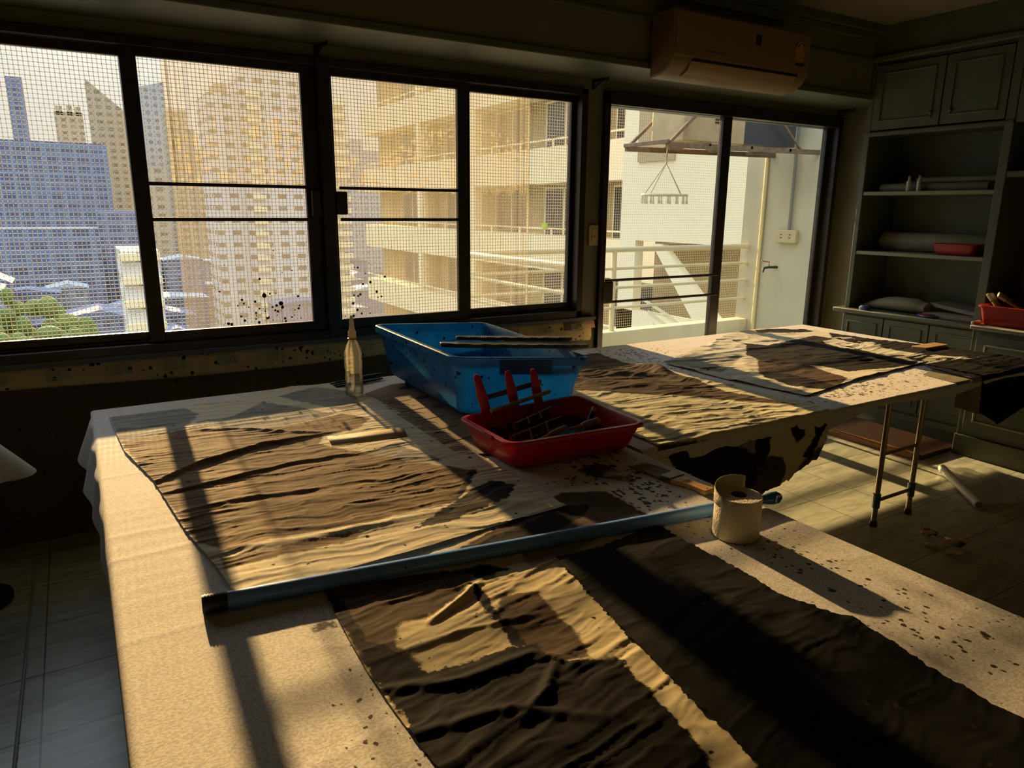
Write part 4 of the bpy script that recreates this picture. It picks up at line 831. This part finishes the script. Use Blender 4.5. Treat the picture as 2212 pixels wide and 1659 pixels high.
def flat_brush(label, a, b_, w_, L_, wood, shaftw, clean):
    """a = bristle end, b_ = handle end, on the table"""
    a, b_ = Vector((*a, TZ+.004)), Vector((*b_, TZ+.004)); d = (b_-a).normalized(); ang = math.atan2(d.y, d.x); Ln = (b_-a).length
    t_ = thing('flat_brush', label, 'brush', tuple(a.lerp(b_, .5)))
    Mx = Matrix.Translation(a) @ Matrix.Rotation(ang, 4, 'Z')
    hs = Ln*(.55 if clean else .52)                     # where the handle starts
    poly = [(hs, -w_*.48), (hs+.02, -w_*.48), (hs+(Ln-hs)*.4, -w_*.30), (hs+(Ln-hs)*.65, -w_*.27), (Ln-.008, -w_*.38), (Ln, -w_*.30), (Ln, w_*.30), (Ln-.008, w_*.38), (hs+(Ln-hs)*.65, w_*.27), (hs+(Ln-hs)*.4, w_*.30), (hs+.02, w_*.48), (hs, w_*.48)]
    h = MB().prism(poly, .002, .018, Mx).build('handle', wood, t_, bevel=.003)
    MB().box(hs-.035, hs+.012, -w_*.52, w_*.52, 0, .021, Mx).build('ferrule', mat('inky_metal', (.10, .075, .06), .4, metal=.4, col2=(.03, .02, .02), nscale=30), t_, bevel=.003)
    q = MB(); nb_ = 22; rnd = random.Random(int(w_*1e4))
    for j in range(nb_):
        y = -w_*.49+w_*.98*j/(nb_-1); sp = 1.12; e_ = rnd.uniform(0, .018)
        q.tube([Mx @ Vector((hs-.03, y, .010)), Mx @ Vector((hs*.5, y*1.03, .011+rnd.uniform(-.002, .003))), Mx @ Vector((e_, y*sp, .005))], [w_*.030, w_*.034, w_*.010], 6)
    q.build('bristles', shaftw, t_)
    if clean:
        r = MB(); r.lathe([(0, 0), (.006, 0), (.006, .0006), (0, .0006)], Mx @ Vector((hs+.035, -.005, .018)), 16)
        r.build('orange_seal', mat('orange_seal', (.45, .10, .03), .5), h, smooth=0)
        r = MB(); rnd = random.Random(4)
        for c0 in range(4):
            for j in range(5):
                x = hs+.050+c0*.0065; y = .012-j*.006
                r.box(x-.0022, x+.0022, y-.002, y-.0008, .018, .0186, Mx); r.box(x-.0006+rnd.uniform(-.001, .001), x+.0004, y-.0038, y+.001, .018, .0186, Mx)
        r.lathe([(0, 0), (.0035, 0), (.0035, .0006), (0, .0006)], Mx @ Vector((Ln-.014, 0, .018)), 12)
        r.build('printed_marks', mat('dark_print', (.04, .02, .01), .6), h, smooth=0)
    return t_
flat_brush('stubby ink-soaked flat brush with a stained wooden handle, lying against the red basin', [(1.525, 2.008)][0], [(1.601, 1.835)][0], .072, .2, m_wst, mat('wine_bristle', (.06, .018, .018), .3), False)
flat_brush('wide brush with a clean yellow printed wooden handle, lying beside the paper roll', [(1.719, 1.932)][0], [(1.752, 1.586)][0], .075, .3, mat('yellow_wood', (.50, .27, .07), .4, col2=(.42, .21, .05), nscale=9), mat('brown_bristle', (.20, .15, .09), .6), True)

pr = thing('paper_towel_roll', 'upright cream kitchen paper roll with a loose torn end, by the blue pole tip', 'paper roll', (1.589, 1.330, TZ+.004))
z0 = TZ+.004; O = (1.589, 1.330, z0); m_tow = mat('towel_paper', (.80, .73, .55), .9, bump=.5, bscale=160)
MB().lathe([(.022, .0), (.066, 0), (.0675, .002), (.0675, .124), (.066, .126), (.050, .1255), (.035, .126), (.022, .1255)], O, 56).build('paper_body', m_tow, pr)
MB().lathe([(.0215, .004), (.0225, .004), (.0225, .127), (.0215, .127), (.0215, .004)], O, 32).build('core', mat('card_core', (.20, .15, .09), .8), pr)
rings = []
for i in range(26):
    f = i/25; a = R(186)-R(158)*f; rr = .0685+.003*f; hgt = .127+.034*math.sin(min(1, f*1.15)*math.pi/2)
    rings.append([(O[0]+rr*math.cos(a), O[1]+rr*math.sin(a), z0+.10), (O[0]+rr*math.cos(a), O[1]+rr*math.sin(a), z0+hgt*.93), (O[0]+rr*.99*math.cos(a), O[1]+rr*.99*math.sin(a), z0+hgt+.0015*(i % 2))])
MB().loft(rings, False, False).build('torn_sheet', m_tow, pr, solid=.0008)

pa, pb = [(0.166, 1.673), (1.902, 1.425)]
pl = thing('blue_pole', 'long ink-flecked blue pole lying across the near table', 'pole', ((pa[0]+pb[0])/2, (pa[1]+pb[1])/2, TZ+.02))
A_, B_ = Vector((*pa, TZ+.0235)), Vector((*pb, TZ+.0235)); m_pole = mat('blue_pole_paint', (.15, .36, .92), .28, specks=(60, .22, (.01, .015, .03)))
MB().tube([A_.lerp(B_, .03), A_.lerp(B_, .5), A_.lerp(B_, .86)], .0205, 28).build('shaft', m_pole, pl)
e_ = MB(); e_.tube([A_, A_.lerp(B_, .032)], .0215, 28); 
for i in range(7): e_.tube([A_.lerp(B_, .003+.004*i), A_.lerp(B_, .005+.004*i)], .0230, 28)
e_.build('end_cap', mat('dark_cap', (.02, .022, .025), .5), pl)
MB().tube([A_.lerp(B_, f) for f in (.86, .875, .90, .93, .95, .965, .98, .992, 1)], [.0215, .0215, .0195, .0165, .0155, .0165, .0205, .020, .012], 28).build('grip', mat('grip_blue', (.025, .10, .34), .25), pl)
# open hanging loop at the tip
lp = B_.lerp(A_, .010); MB().tube([lp+Vector((.004, -.019, .012)), lp+Vector((-.018, -.0205, .014)), lp+Vector((-.024, -.022, .004)), lp+Vector((-.020, -.0205, -.004))], .0028, 8).build('loop', mat('pale_metal', (.5, .55, .6), .3), pl)

# ------------------------------------------------------------------ floor clutter and the draped stand on the left
t_ = thing('plastic_roll', 'white tube with loose clear plastic film on the floor by the nearest cabinet', 'plastic roll', (4.7, 2.15, 0))
a, b_ = [(4.849, 2.387), (4.400, 1.928)]
MB().tube([(*a, .032), (*b_, .032)], .026, 22).build('tube', mat('white_tube', (.62, .64, .56), .4), t_)
MB().tube([(*Vector(a).lerp(Vector(b_), 1.0), .032), (*Vector(a).lerp(Vector(b_), 1.01), .032)], .018, 18).build('tube_end', mat('card_core', (.20, .15, .09), .8), t_)
c = [(4.675, 1.826), (5.159, 2.023), (5.165, 2.319)]
Xs, Ys = coons([b_, c[0]], [a, (5.03, 2.40)], [b_, a], [c[0], (4.98, 2.1), (5.03, 2.40)], 60, 60)
Zs = .012+.11*fbm(Xs*7, Ys*7, 3)*np.linspace(.15, 1, 60)[None]*np.linspace(1, .25, 60)[None]
film = mat('clear_film', (.55, .64, .62), .22, thin=.45, spec=.9); gridmesh('film', Xs-4.7, Ys-2.15, Zs, film, None, t_)
rnd = random.Random(3); px0 = [(3.735, 1.789)][0]
m_tubm = mat('paint_tube', (.42, .30, .16), .35, metal=.3)
for i in range(9):
    x = px0[0]+rnd.uniform(-.12, .12); y = px0[1]+rnd.uniform(-.10, .10); a = rnd.uniform(0, 6.28); l = rnd.uniform(.05, .09)
    z = .014+.020*(i % 3); col = [(.80, .66, .42), (.06, .05, .04), (.75, .48, .22)][i % 3]
    t_ = thing('paint_tube', 'crumpled paint tube in the little heap on the floor by the table legs', 'paint tube', (x, y, z), 'heap of paint tubes on the floor')
    d = Vector((math.cos(a), math.sin(a), 0)); s_ = Vector((-d.y, d.x, 0)); c0 = Vector((x, y, z))
    MB().loft([[c0+d*l*f+s_*w_*math.cos(g)+Vector((0, 0, h_*math.sin(g))) for g in [2*math.pi*k/12 for k in range(12)]] for f, w_, h_ in ((-.5, .016, .002), (-.3, .015, .008), (.1, .013, .012), (.36, .012, .012), (.42, .005, .005))]).build('tube_body', mat('tube_%d' % (i % 3), col, .35, metal=.2), t_)
    MB().tube([c0+d*l*.42, c0+d*l*.6], .0065, 10).build('cap', mat('tube_cap', (.80, .74, .60), .5), t_)
t_ = thing('draped_stand', 'small stand under a white cloth at the far left below the windows', 'stand', (-.56, 3.62, 0))
MB().tube([(-.56, 3.62, 0), (-.56, 3.62, .70)], .03, 14).build('post', m_black, t_); MB().lathe([(0, 0), (.16, 0), (.16, .02), (0, .02)], (-.56, 3.62, 0), 28).build('foot', m_black, t_)
MB().lathe([(0, .70), (.17, .70), (.17, .72), (0, .72)], (-.56, 3.62, 0), 28).build('plate', m_top, t_)
rings = []
for rr, z, wv in ((.002, .745, 0), (.15, .742, 0), (.175, .73, 0), (.20, .68, .015), (.235, .62, .03), (.265, .56, .05)):
    rings.append([(-.56+(rr+wv*math.sin(5*g+.7))*math.cos(g), 3.62+(rr+wv*math.sin(5*g+.7))*math.sin(g), z-.02*(wv*20)*math.cos(5*g)*.5) for g in [2*math.pi*k/60 for k in range(60)]])
MB().loft(rings, False).build('cloth', mat('white_cloth', (.62, .58, .46), .8), t_)
o = MB().tube([(-.33, 3.9, .006), (-.34, 2.4, .006), (-.33, .8, .006)], .006, 8).build('floor_cable', mat('grey_cable', (.3, .3, .27), .5), None); tag(o, 'pale cable running along the floor left of the near table', 'cable')

# ------------------------------------------------------------------ balcony outside
m_cream = mat('cream_render', (.68, .62, .40), .8, col2=(.60, .54, .34), nscale=2)
m_rail = mat('rail_paint', (.66, .60, .36), .5)
BX0, BX1, BY = 3.20, 7.20, 6.22
struct('balcony_floor', MB().box(BX0-.1, BX1+.2, WY+.16, BY+.1, -.2, -.02), m_cream, smooth=0)
b = MB(); b.box(BX0-.1, BX1, BY-.08, BY+.1, -.02, .39); b.box(BX0-.1, BX0+.08, WY+.16, BY-.08, -.02, .39)
struct('balcony_parapet', b, m_cream, smooth=0, bevel=.01)
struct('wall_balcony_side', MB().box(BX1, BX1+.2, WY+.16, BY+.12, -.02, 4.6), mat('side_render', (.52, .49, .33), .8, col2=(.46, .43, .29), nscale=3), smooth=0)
rl = thing('balcony_railing', 'cream painted metal balcony railing with round bars outside the sliding door', 'railing', (5, BY, .39))
MB().tube([(BX1, BY, 1.287), (BX0, BY, 1.287), (BX0, WY+.16, 1.287)], .03, 14).build('top_rail', m_rail, rl)
for z in (1.08, .87, .645):
    MB().tube([(BX1, BY, z), (BX0, BY, z)], .017, 10).build('rail', m_rail, rl); MB().tube([(BX0, BY, z), (BX0, WY+.16, z)], .017, 10).build('rail', m_rail, rl)
for x, y in ((BX0, BY), (5.08, BY), (BX0, WY+.22)): MB().tube([(x, y, .39), (x, y, 1.287)], .028, 12).build('post', m_rail, rl)
# netting over the balcony opening
nb = MB(); y = BY+.13; x = BX0
while x < BX1: nb.bar((x, y, .4), (x, y, 3.3), .0018, .0018); x += .03
z = .4
while z < 3.3: nb.bar((BX0, y, z), (BX1, y, z), .0018, .0018, up=(0, 1, 0)); z += .03
o = nb.build('bird_net', mat('faint_cord', (.75, .70, .48), .6, trans=.4), None, smooth=0); tag(o, 'fine mesh net across the open front of the balcony', 'netting')
# outdoor condenser on a rack
rk = thing('air_conditioner_rack', 'dark steel bracket rack high on the balcony side wall carrying the condenser', 'rack', (BX1, 5.6, 2.30)); m_rk = mat('rusty_steel', (.22, .14, .07), .6, col2=(.12, .08, .05), nscale=20)
b = MB()
for y in (5.35, 5.95): b.bar((4.95, y, 2.315), (BX1, y, 2.345), .04, .05); b.bar((4.97, y, 2.33), (5.9, y, 3.1), .03); b.bar((6.9, y, 2.35), (6.2, y, 2.9), .02)
for x in (4.95, 5.5, 6.1, 6.7): b.bar((x, 5.33, 2.345), (x, 5.97, 2.345), .035)
b.build('frame', m_rk, rk, bevel=.002, smooth=0)
ou = thing('outdoor_condenser', 'beige outdoor air conditioner condenser sitting on the balcony rack', 'air conditioner', (5.9, 5.65, 2.372))
MB().box(5.22, 6.08, 5.42, 5.88, 2.372, 3.02).build('case', mat('condenser_case', (.46, .36, .18), .5, col2=(.38, .28, .13), nscale=6), ou, bevel=.012, smooth=0)
b = MB()
for i in range(6): b.box(5.64, 5.80, 5.412, 5.42, 2.56+i*.028, 2.572+i*.028)
b.build('louvre', md, ou, smooth=0)
b = MB(); b.box(6.085, 6.9, 5.44, 5.88, 2.39, 3.0); b.build('coil_side', mat('coil_dark', (.04, .04, .038), .6), ou, smooth=0)
pp = MB()
for i, (y, z0_, z1_, r_) in enumerate(((6.02, -.02, 4.5, .022), (5.62, 1.50, 4.5, .018), (5.10, -.02, 4.5, .026))):
    o = MB().tube([(BX1-.03, y, z0_), (BX1-.03, y, z1_)], r_, 10).build('drain_pipe', mat('pipe_grey', (.20, .20, .16), .5) if i else mat('pipe_cream', (.72, .60, .28), .4), None)
    tag(o, ['cream vertical pipe at the outer end of the balcony side wall', 'thin grey conduit running down to the outdoor socket box', 'dark grey vertical pipe on the side wall nearest the door'][i], 'pipe')
t_ = thing('outlet_box', 'cream outdoor socket box on the balcony side wall below the conduit', 'socket', (BX1, 5.6, 1.42))
MB().box(BX1-.06, BX1, 5.50, 5.78, 1.35, 1.50).build('box', m_sw, t_, bevel=.008); b = MB()
for y in (5.58, 5.70):
    for z in (1.41, 1.445): b.box(BX1-.064, BX1-.058, y-.012, y+.012, z-.004, z+.004)
b.build('sockets', md, t_, smooth=0)
t_ = thing('water_tap', 'small tap with a red lever on the balcony side wall', 'tap', (BX1, 5.75, 1.05))
MB().tube([(BX1, 5.76, 1.06), (BX1-.10, 5.80, 1.06), (BX1-.16, 5.82, 1.05), (BX1-.17, 5.825, 1.0)], [.016, .016, .016, .012], 12).build('spout', mat('dark_brass', (.06, .055, .04), .4, metal=.6), t_)
MB().tube([(BX1-.10, 5.80, 1.07), (BX1-.10, 5.80, 1.12), (BX1-.19, 5.84, 1.135)], .008, 8).build('lever', mat('pink_lever', (.40, .10, .09), .4), t_)
# round clothes hanger with pegs
hg = thing('peg_hanger', 'pale oval clothes hanger with small pegs hanging from the rack', 'hanger', (5.25, 5.64, 2.0)); m_hg = mat('hanger_plastic', (.62, .60, .44), .4)
H0 = Vector((5.235, 5.65, 1.86)); top = Vector((5.235, 5.65, 2.17))
MB().tube([H0+Vector((.265*math.cos(a), .17*math.sin(a), 0)) for a in [2*math.pi*k/36 for k in range(37)]], .011, 8).build('ring', m_hg, hg)
b = MB()
for a in (.2, 2.2, 3.5, 5.0): b.tube([H0+Vector((.265*math.cos(a), .17*math.sin(a), 0)), top], .0035, 6)
b.build('cords', mat('hanger_cord', (.32, .25, .12), .6), hg)
MB().tube([top, top+Vector((0, 0, .06)), top+Vector((0, 0, .14)), top+Vector((.02, 0, .16)), top+Vector((.03, 0, .13))], .007, 8).build('hook', mat('hook_gold', (.35, .28, .10), .4), hg)
for i in range(16):
    a = 2*math.pi*i/16; p = H0+Vector((.265*math.cos(a), .17*math.sin(a), -.01)); q = MB()
    q.loft([[p+Vector((sx*w_, sy*.006, z)) for sx, sy in ((-1, -1), (1, -1), (1, 1), (-1, 1))] for z, w_ in ((0, .006), (-.03, .007), (-.075, .016))]); q.build('peg', m_hg, hg)

# ------------------------------------------------------------------ neighbouring wings of the building
m_white = mat('white_render', (.90, .77, .47), .8, col2=(.85, .72, .43), nscale=.4)
m_tan = mat('tan_render', (.42, .32, .15), .8, col2=(.34, .25, .12), nscale=.6)
m_dkwin = mat('dark_window', (.05, .055, .06), .2)
wg = thing('stair_wing', 'plain white stair wing of the building across from the balcony door', 'building', (11.5, 11, -30))
MB().box(11, 15, 9.0, 13.3, 1.05, 16).build('upper_wall', m_white, wg, smooth=0)
MB().box(10.95, 11.3, 11.6, 12.75, 2.75, 5.2).build('recess_panel', m_tan, wg, smooth=0)
MB().box(12.1, 15, 9.0, 13.3, -30, 1.05).build('lower_wall', m_tan, wg, smooth=0)
MB().box(11, 11.25, 12.75, 13.3, -30, 1.05).box(11, 11.25, 8.8, 13.3, -2.2, -.55).build('column', m_white, wg, smooth=0)
MB().prism([(11.9, 1.0), (12.2, 1.0), (9.5, -2.0), (9.0, -2.0), (9.0, -1.4)], 11.0, 11.2, Matrix(((0, 0, 1, 0), (1, 0, 0, 0), (0, 1, 0, 0), (0, 0, 0, 1)))).build('stair_flight', m_white, wg, smooth=0)
b = MB()
for i in range(3): b.bar((11.0, 12.4-.2*i, -.25-.25*i), (11.0, 9.4, -1.2-.25*i), .05)
b.build('stair_railing', m_rail, wg, smooth=0)
w2 = thing('balcony_wing', 'cream apartment wing with stacked white balcony fronts seen through the right-hand windows', 'building', (18, 28, -30))
MB().box(16, 24, 15, 41.5, -30, 14).build('facade', m_tan, w2, smooth=0)
for kf in range(-4, 4):
    z = 2.65+3.1*kf
    y1_ = 41.5 if kf < 3 else 36
    MB().box(15.0, 16, 15, y1_, z, z+1.25).build('balcony_front', m_white, w2, smooth=0)
    b = MB(); b.bar((15.05, 15, z+1.5), (15.05, y1_, z+1.5), .06)
    y = 15.5
    while y < y1_: b.bar((15.05, y, z+1.25), (15.05, y, z+1.5), .05); y += 2.2
    b.build('balcony_rail', m_white, w2, smooth=0)
    for j, y in enumerate((17.2, 21.4, 25.2, 30.0, 35.5)):
        f = MB().box(15.93, 16, y-.1, y+2.5, z+1.2, z+3.0).build('window_frame', m_white, w2, smooth=0)
        MB().box(15.90, 15.935, y, y+1.1, z+1.2, z+2.92).box(15.90, 15.935, y+1.25, y+2.4, z+1.2, z+2.92).build('window_glass', m_dkwin, f, smooth=0)
    for y in (19.9, 27.9, 33.5): MB().box(15.0, 15.35, y, y+.5, z+1.25, z+3.1).build('pillar', m_white, w2, smooth=0)
o = MB().box(14.95, 15.0, 22.3, 22.6, 1.05, 1.25).build('green_sign', mat('green_spot', (.35, .60, .02), .6), None); tag(o, 'small bright yellow-green patch on a balcony front beyond the window', 'sign')

# ------------------------------------------------------------------ city
def facade_mat(name, wall, win_, bw, bh, mort=.35, rough=.8):
    m = bpy.data.materials.new(name); m.use_nodes = True; t = m.node_tree; bs = t.nodes['Principled BSDF']
    g = t.nodes.new('ShaderNodeNewGeometry'); s = t.nodes.new('ShaderNodeSeparateXYZ'); t.links.new(g.outputs['Position'], s.inputs[0])
    ad = t.nodes.new('ShaderNodeMath'); ad.operation = 'ADD'; t.links.new(s.outputs[0], ad.inputs[0]); t.links.new(s.outputs[1], ad.inputs[1])
    cb = t.nodes.new('ShaderNodeCombineXYZ'); t.links.new(ad.outputs[0], cb.inputs[0]); t.links.new(s.outputs[2], cb.inputs[1])
    bk = t.nodes.new('ShaderNodeTexBrick'); bk.offset = 0; bk.squash = 1; bk.inputs['Scale'].default_value = 1; bk.inputs['Brick Width'].default_value = bw; bk.inputs['Row Height'].default_value = bh
    bk.inputs['Mortar Size'].default_value = bh*mort/2; bk.inputs['Mortar Smooth'].default_value = 0; bk.inputs['Color1'].default_value = rgb(win_); bk.inputs['Color2'].default_value = rgb(tuple(x*1.5 for x in win_)); bk.inputs['Mortar'].default_value = rgb(wall)
    t.links.new(cb.outputs[0], bk.inputs['Vector']); t.links.new(bk.outputs['Color'], bs.inputs['Base Color']); bs.inputs['Roughness'].default_value = rough; return m
GZ = -36
fm = [facade_mat('facade_grey', (.40, .42, .42), (.16, .17, .19), 3.4, 3.2, .55), facade_mat('facade_haze_blue', (.16, .22, .34), (.07, .10, .18), 5, 3.4, .4), facade_mat('facade_tan', (.45, .38, .27), (.22, .17, .11), 4, 3.2, .5), facade_mat('facade_white', (.66, .66, .62), (.24, .22, .20), 3.0, 3.1, .6)]  # blue facade holds the haze and blue skylight in its colour
def tower(label, xa, xb, y, top, dp, m_, tops=None, group=None):
    t_ = thing('tower_block', label, 'building', ((xa+xb)/2*y, y, GZ), group)
    b = MB(); x0, x1 = xa*y, xb*y
    if tops is None: b.box(x0, x1, y, y+dp, GZ, top*y+1.7)
    else: b.prism([(x0, GZ), (x1, GZ), (x1, tops[1]*y+1.7), (x0, tops[0]*y+1.7)], -y-dp, -y, Matrix(((1, 0, 0, 0), (0, 0, -1, 0), (0, 1, 0, 0), (0, 0, 0, 1))))
    b.build('shaft', m_, t_, smooth=0); return t_
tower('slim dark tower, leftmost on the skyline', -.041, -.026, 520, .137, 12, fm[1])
t_ = tower('tower with a jagged crown, second from the left on the skyline', 0, .028, 470, .104, 14, fm[2])
MB().box(1, 4, 470, 478, .104*470, .110*470+1.7).box(6, 8.5, 470, 478, .104*470, .112*470+1.7).box(10, 12.5, 470, 478, .104*470, .110*470+1.7).build('crown', fm[2], t_, smooth=0)
tower('tower with a roof slanting down to the right, beside the left window frame', .035, .072, 400, .12, 16, fm[2], (.141, .108))
tower('grey tower with a roof rising to the right, just inside the second window', .080, .1165, 380, .14, 16, fm[0], (.135, .145))
t_ = tower('stepped tan tower left of the big pale apartment block', .1165, .138, 350, .115, 16, fm[2])
MB().box(.138*350, .146*350, 350, 364, GZ, .093*350+1.7).box(.146*350, .156*350, 350, 364, GZ, .070*350+1.7).build('lower_steps', fm[2], t_, smooth=0)
tower('narrow lower tower in front of the grey slanted tower', .088, .108, 300, .045, 12, fm[2])
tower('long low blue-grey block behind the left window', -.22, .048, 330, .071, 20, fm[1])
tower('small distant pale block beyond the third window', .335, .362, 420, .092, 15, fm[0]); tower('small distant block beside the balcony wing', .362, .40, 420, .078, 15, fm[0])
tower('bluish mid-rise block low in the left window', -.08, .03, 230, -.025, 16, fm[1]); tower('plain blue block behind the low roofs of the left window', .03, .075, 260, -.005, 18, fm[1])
t_ = tower('cream apartment block with rows of windows, low beside the left window frame', .050, .092, 105, -.052, 12, fm[3])
for k in range(9):
    z = -.052*105+1.7-.4-3.0*k; MB().box(.050*105-.3, .092*105, 104.2, 105, z-.9, z).build('balcony_band', m_white, t_, smooth=0)
bt_ = thing('apartment_tower', 'big pale high-rise with stacked balcony bands filling the second window', 'building', (50, 200, GZ)); Y = 200
m_tw = facade_mat('tower_face', (.60, .60, .58), (.15, .12, .10), 4.2, 3.1, .62)
MB().box(.164*Y, .200*Y, Y, Y+18, GZ, .138*Y+1.7).build('left_wing', m_tw, bt_, smooth=0)
MB().box(.200*Y, .278*Y, Y-3, Y+20, GZ, .166*Y+1.7).build('main_shaft', m_tw, bt_, smooth=0)
MB().box(.278*Y, .336*Y, Y, Y+18, GZ, .148*Y+1.7).build('right_wing', m_tw, bt_, smooth=0)
MB().box(.175*Y, .19*Y, Y+2, Y+10, .138*Y, .150*Y+1.7).box(.215*Y, .26*Y, Y, Y+14, .166*Y, .178*Y+1.7).build('roof_blocks', mat('roof_tan', (.42, .32, .20), .8), bt_, smooth=0)
for k in range(20):
    z = .142*Y-3.1*k; MB().box(.268*Y, .338*Y, Y-2.2, Y, z, z+1.3).build('balcony_band', m_white, bt_, smooth=0)
    MB().box(.206*Y, .222*Y, Y-4.2, Y-3, z+.2, z+1.4).build('balcony_band', m_white, bt_, smooth=0)
struct('ground', MB().box(-2500, 2500, 20, 4500, GZ-1, GZ), mat('city_ground', (.10, .12, .13), .9, col2=(.16, .17, .17), nscale=.05), smooth=0)
rnd = random.Random(11); roofc = [mat('roof_a', (.20, .26, .36), .7), mat('roof_b', (.34, .40, .46), .7), mat('roof_c', (.12, .16, .28), .7), mat('roof_d', (.42, .50, .56), .6)]  # bluish roofs, tinted for haze and skylight on the backlit city
hm = [facade_mat('house_a', (.17, .22, .33), (.09, .11, .16), 3, 3, .6), facade_mat('house_b', (.24, .29, .36), (.14, .15, .18), 3.5, 3, .6), facade_mat('house_c', (.15, .20, .32), (.06, .08, .14), 3, 3, .5)]  # house walls carry the blue of sky-lit shade in their colour
placed = [(-.24*330, .06*330, 328, 352), (-.09*230, .04*230, 226, 250), (.02*260, .08*260, 256, 282), (4, 11, 102, 119), (.155*200, .345*200, 190, 222), (.085*300, .11*300, 296, 314), (.11*350, .16*350, 346, 368), (.075*380, .12*380, 376, 398),
          (.03*400, .075*400, 396, 418), (.33*420, .41*420, 416, 437), (10.5, 25, 8, 42)]
def free_spot(x0, x1, y0, y1):
    if any(x0 < b and x1 > a and y0 < d and y1 > c for a, b, c, d in placed): return False
    placed.append((x0, x1, y0, y1)); return True
tried = 0
m_leaf = mat('tree_leaves', (.06, .13, .03), .8, col2=(.14, .19, .04), nscale=.6)
made = 0
while made < 15:
    y = rnd.uniform(112, 165); x = y*rnd.uniform(-.09, .0) if made < 12 else y*rnd.uniform(.094, .13); h = rnd.uniform(17, 22)
    if not free_spot(x-4.6, x+4.6, y-4.6, y+4.6):
        tried += 1
        if tried > 9000: break
        continue
    made += 1
    t_ = thing('city_tree', 'bushy green tree among the roofs below the left windows', 'tree', (x, y, GZ), 'trees below the windows')
    MB().tube([(x, y, GZ), (x, y, GZ+h*.6)], .5, 8).build('trunk', mat('bark', (.08, .06, .04), .9), t_)
    b = MB()
    for j in range(16):
        b.sphere((x+max(-3, min(3, rnd.gauss(0, 2))), y+max(-3, min(3, rnd.gauss(0, 2))), GZ+h*.75+rnd.gauss(0, 2.2)), rnd.uniform(1.1, 1.6), None, rnd.uniform(1.0, 2.2), 9, 6)
    b.build('crown', m_leaf, t_)

tried = made = 0
while made < 120 and tried < 6000:
    tried += 1; y = 135+rnd.random()**1.1*290
    x = y*(rnd.uniform(-.12, .10) if made % 3 else rnd.uniform(-.12, .37)); wd, dp, ht = rnd.uniform(8, 20), rnd.uniform(7, 13), rnd.choice((6, 8, 9, 12, 15, 18, 22))
    if y < 150: ht = min(ht, 12)
    if not free_spot(x-wd/2-1, x+wd/2+1, y-1, y+dp+1): continue
    i = made; made += 1
    t_ = thing('low_house', 'small hazy low-rise house in the district below the windows', 'house', (x, y, GZ), 'low houses in the city below')
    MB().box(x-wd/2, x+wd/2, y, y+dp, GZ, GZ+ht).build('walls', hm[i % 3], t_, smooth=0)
    b = MB(); b.prism([(x-wd/2-.5, GZ+ht), (x+wd/2+.5, GZ+ht), (x+rnd.uniform(-.2, .2)*wd, GZ+ht+rnd.uniform(.5, 2.5))], -y-dp-.5, -y+.5, Matrix(((1, 0, 0, 0), (0, 0, -1, 0), (0, 1, 0, 0), (0, 0, 0, 1))))
    b.build('roof', roofc[rnd.choice((0, 0, 1, 2, 2, 3))], t_, smooth=0)
for o in bpy.data.objects:
    if 'o' in o.keys(): del o['o']
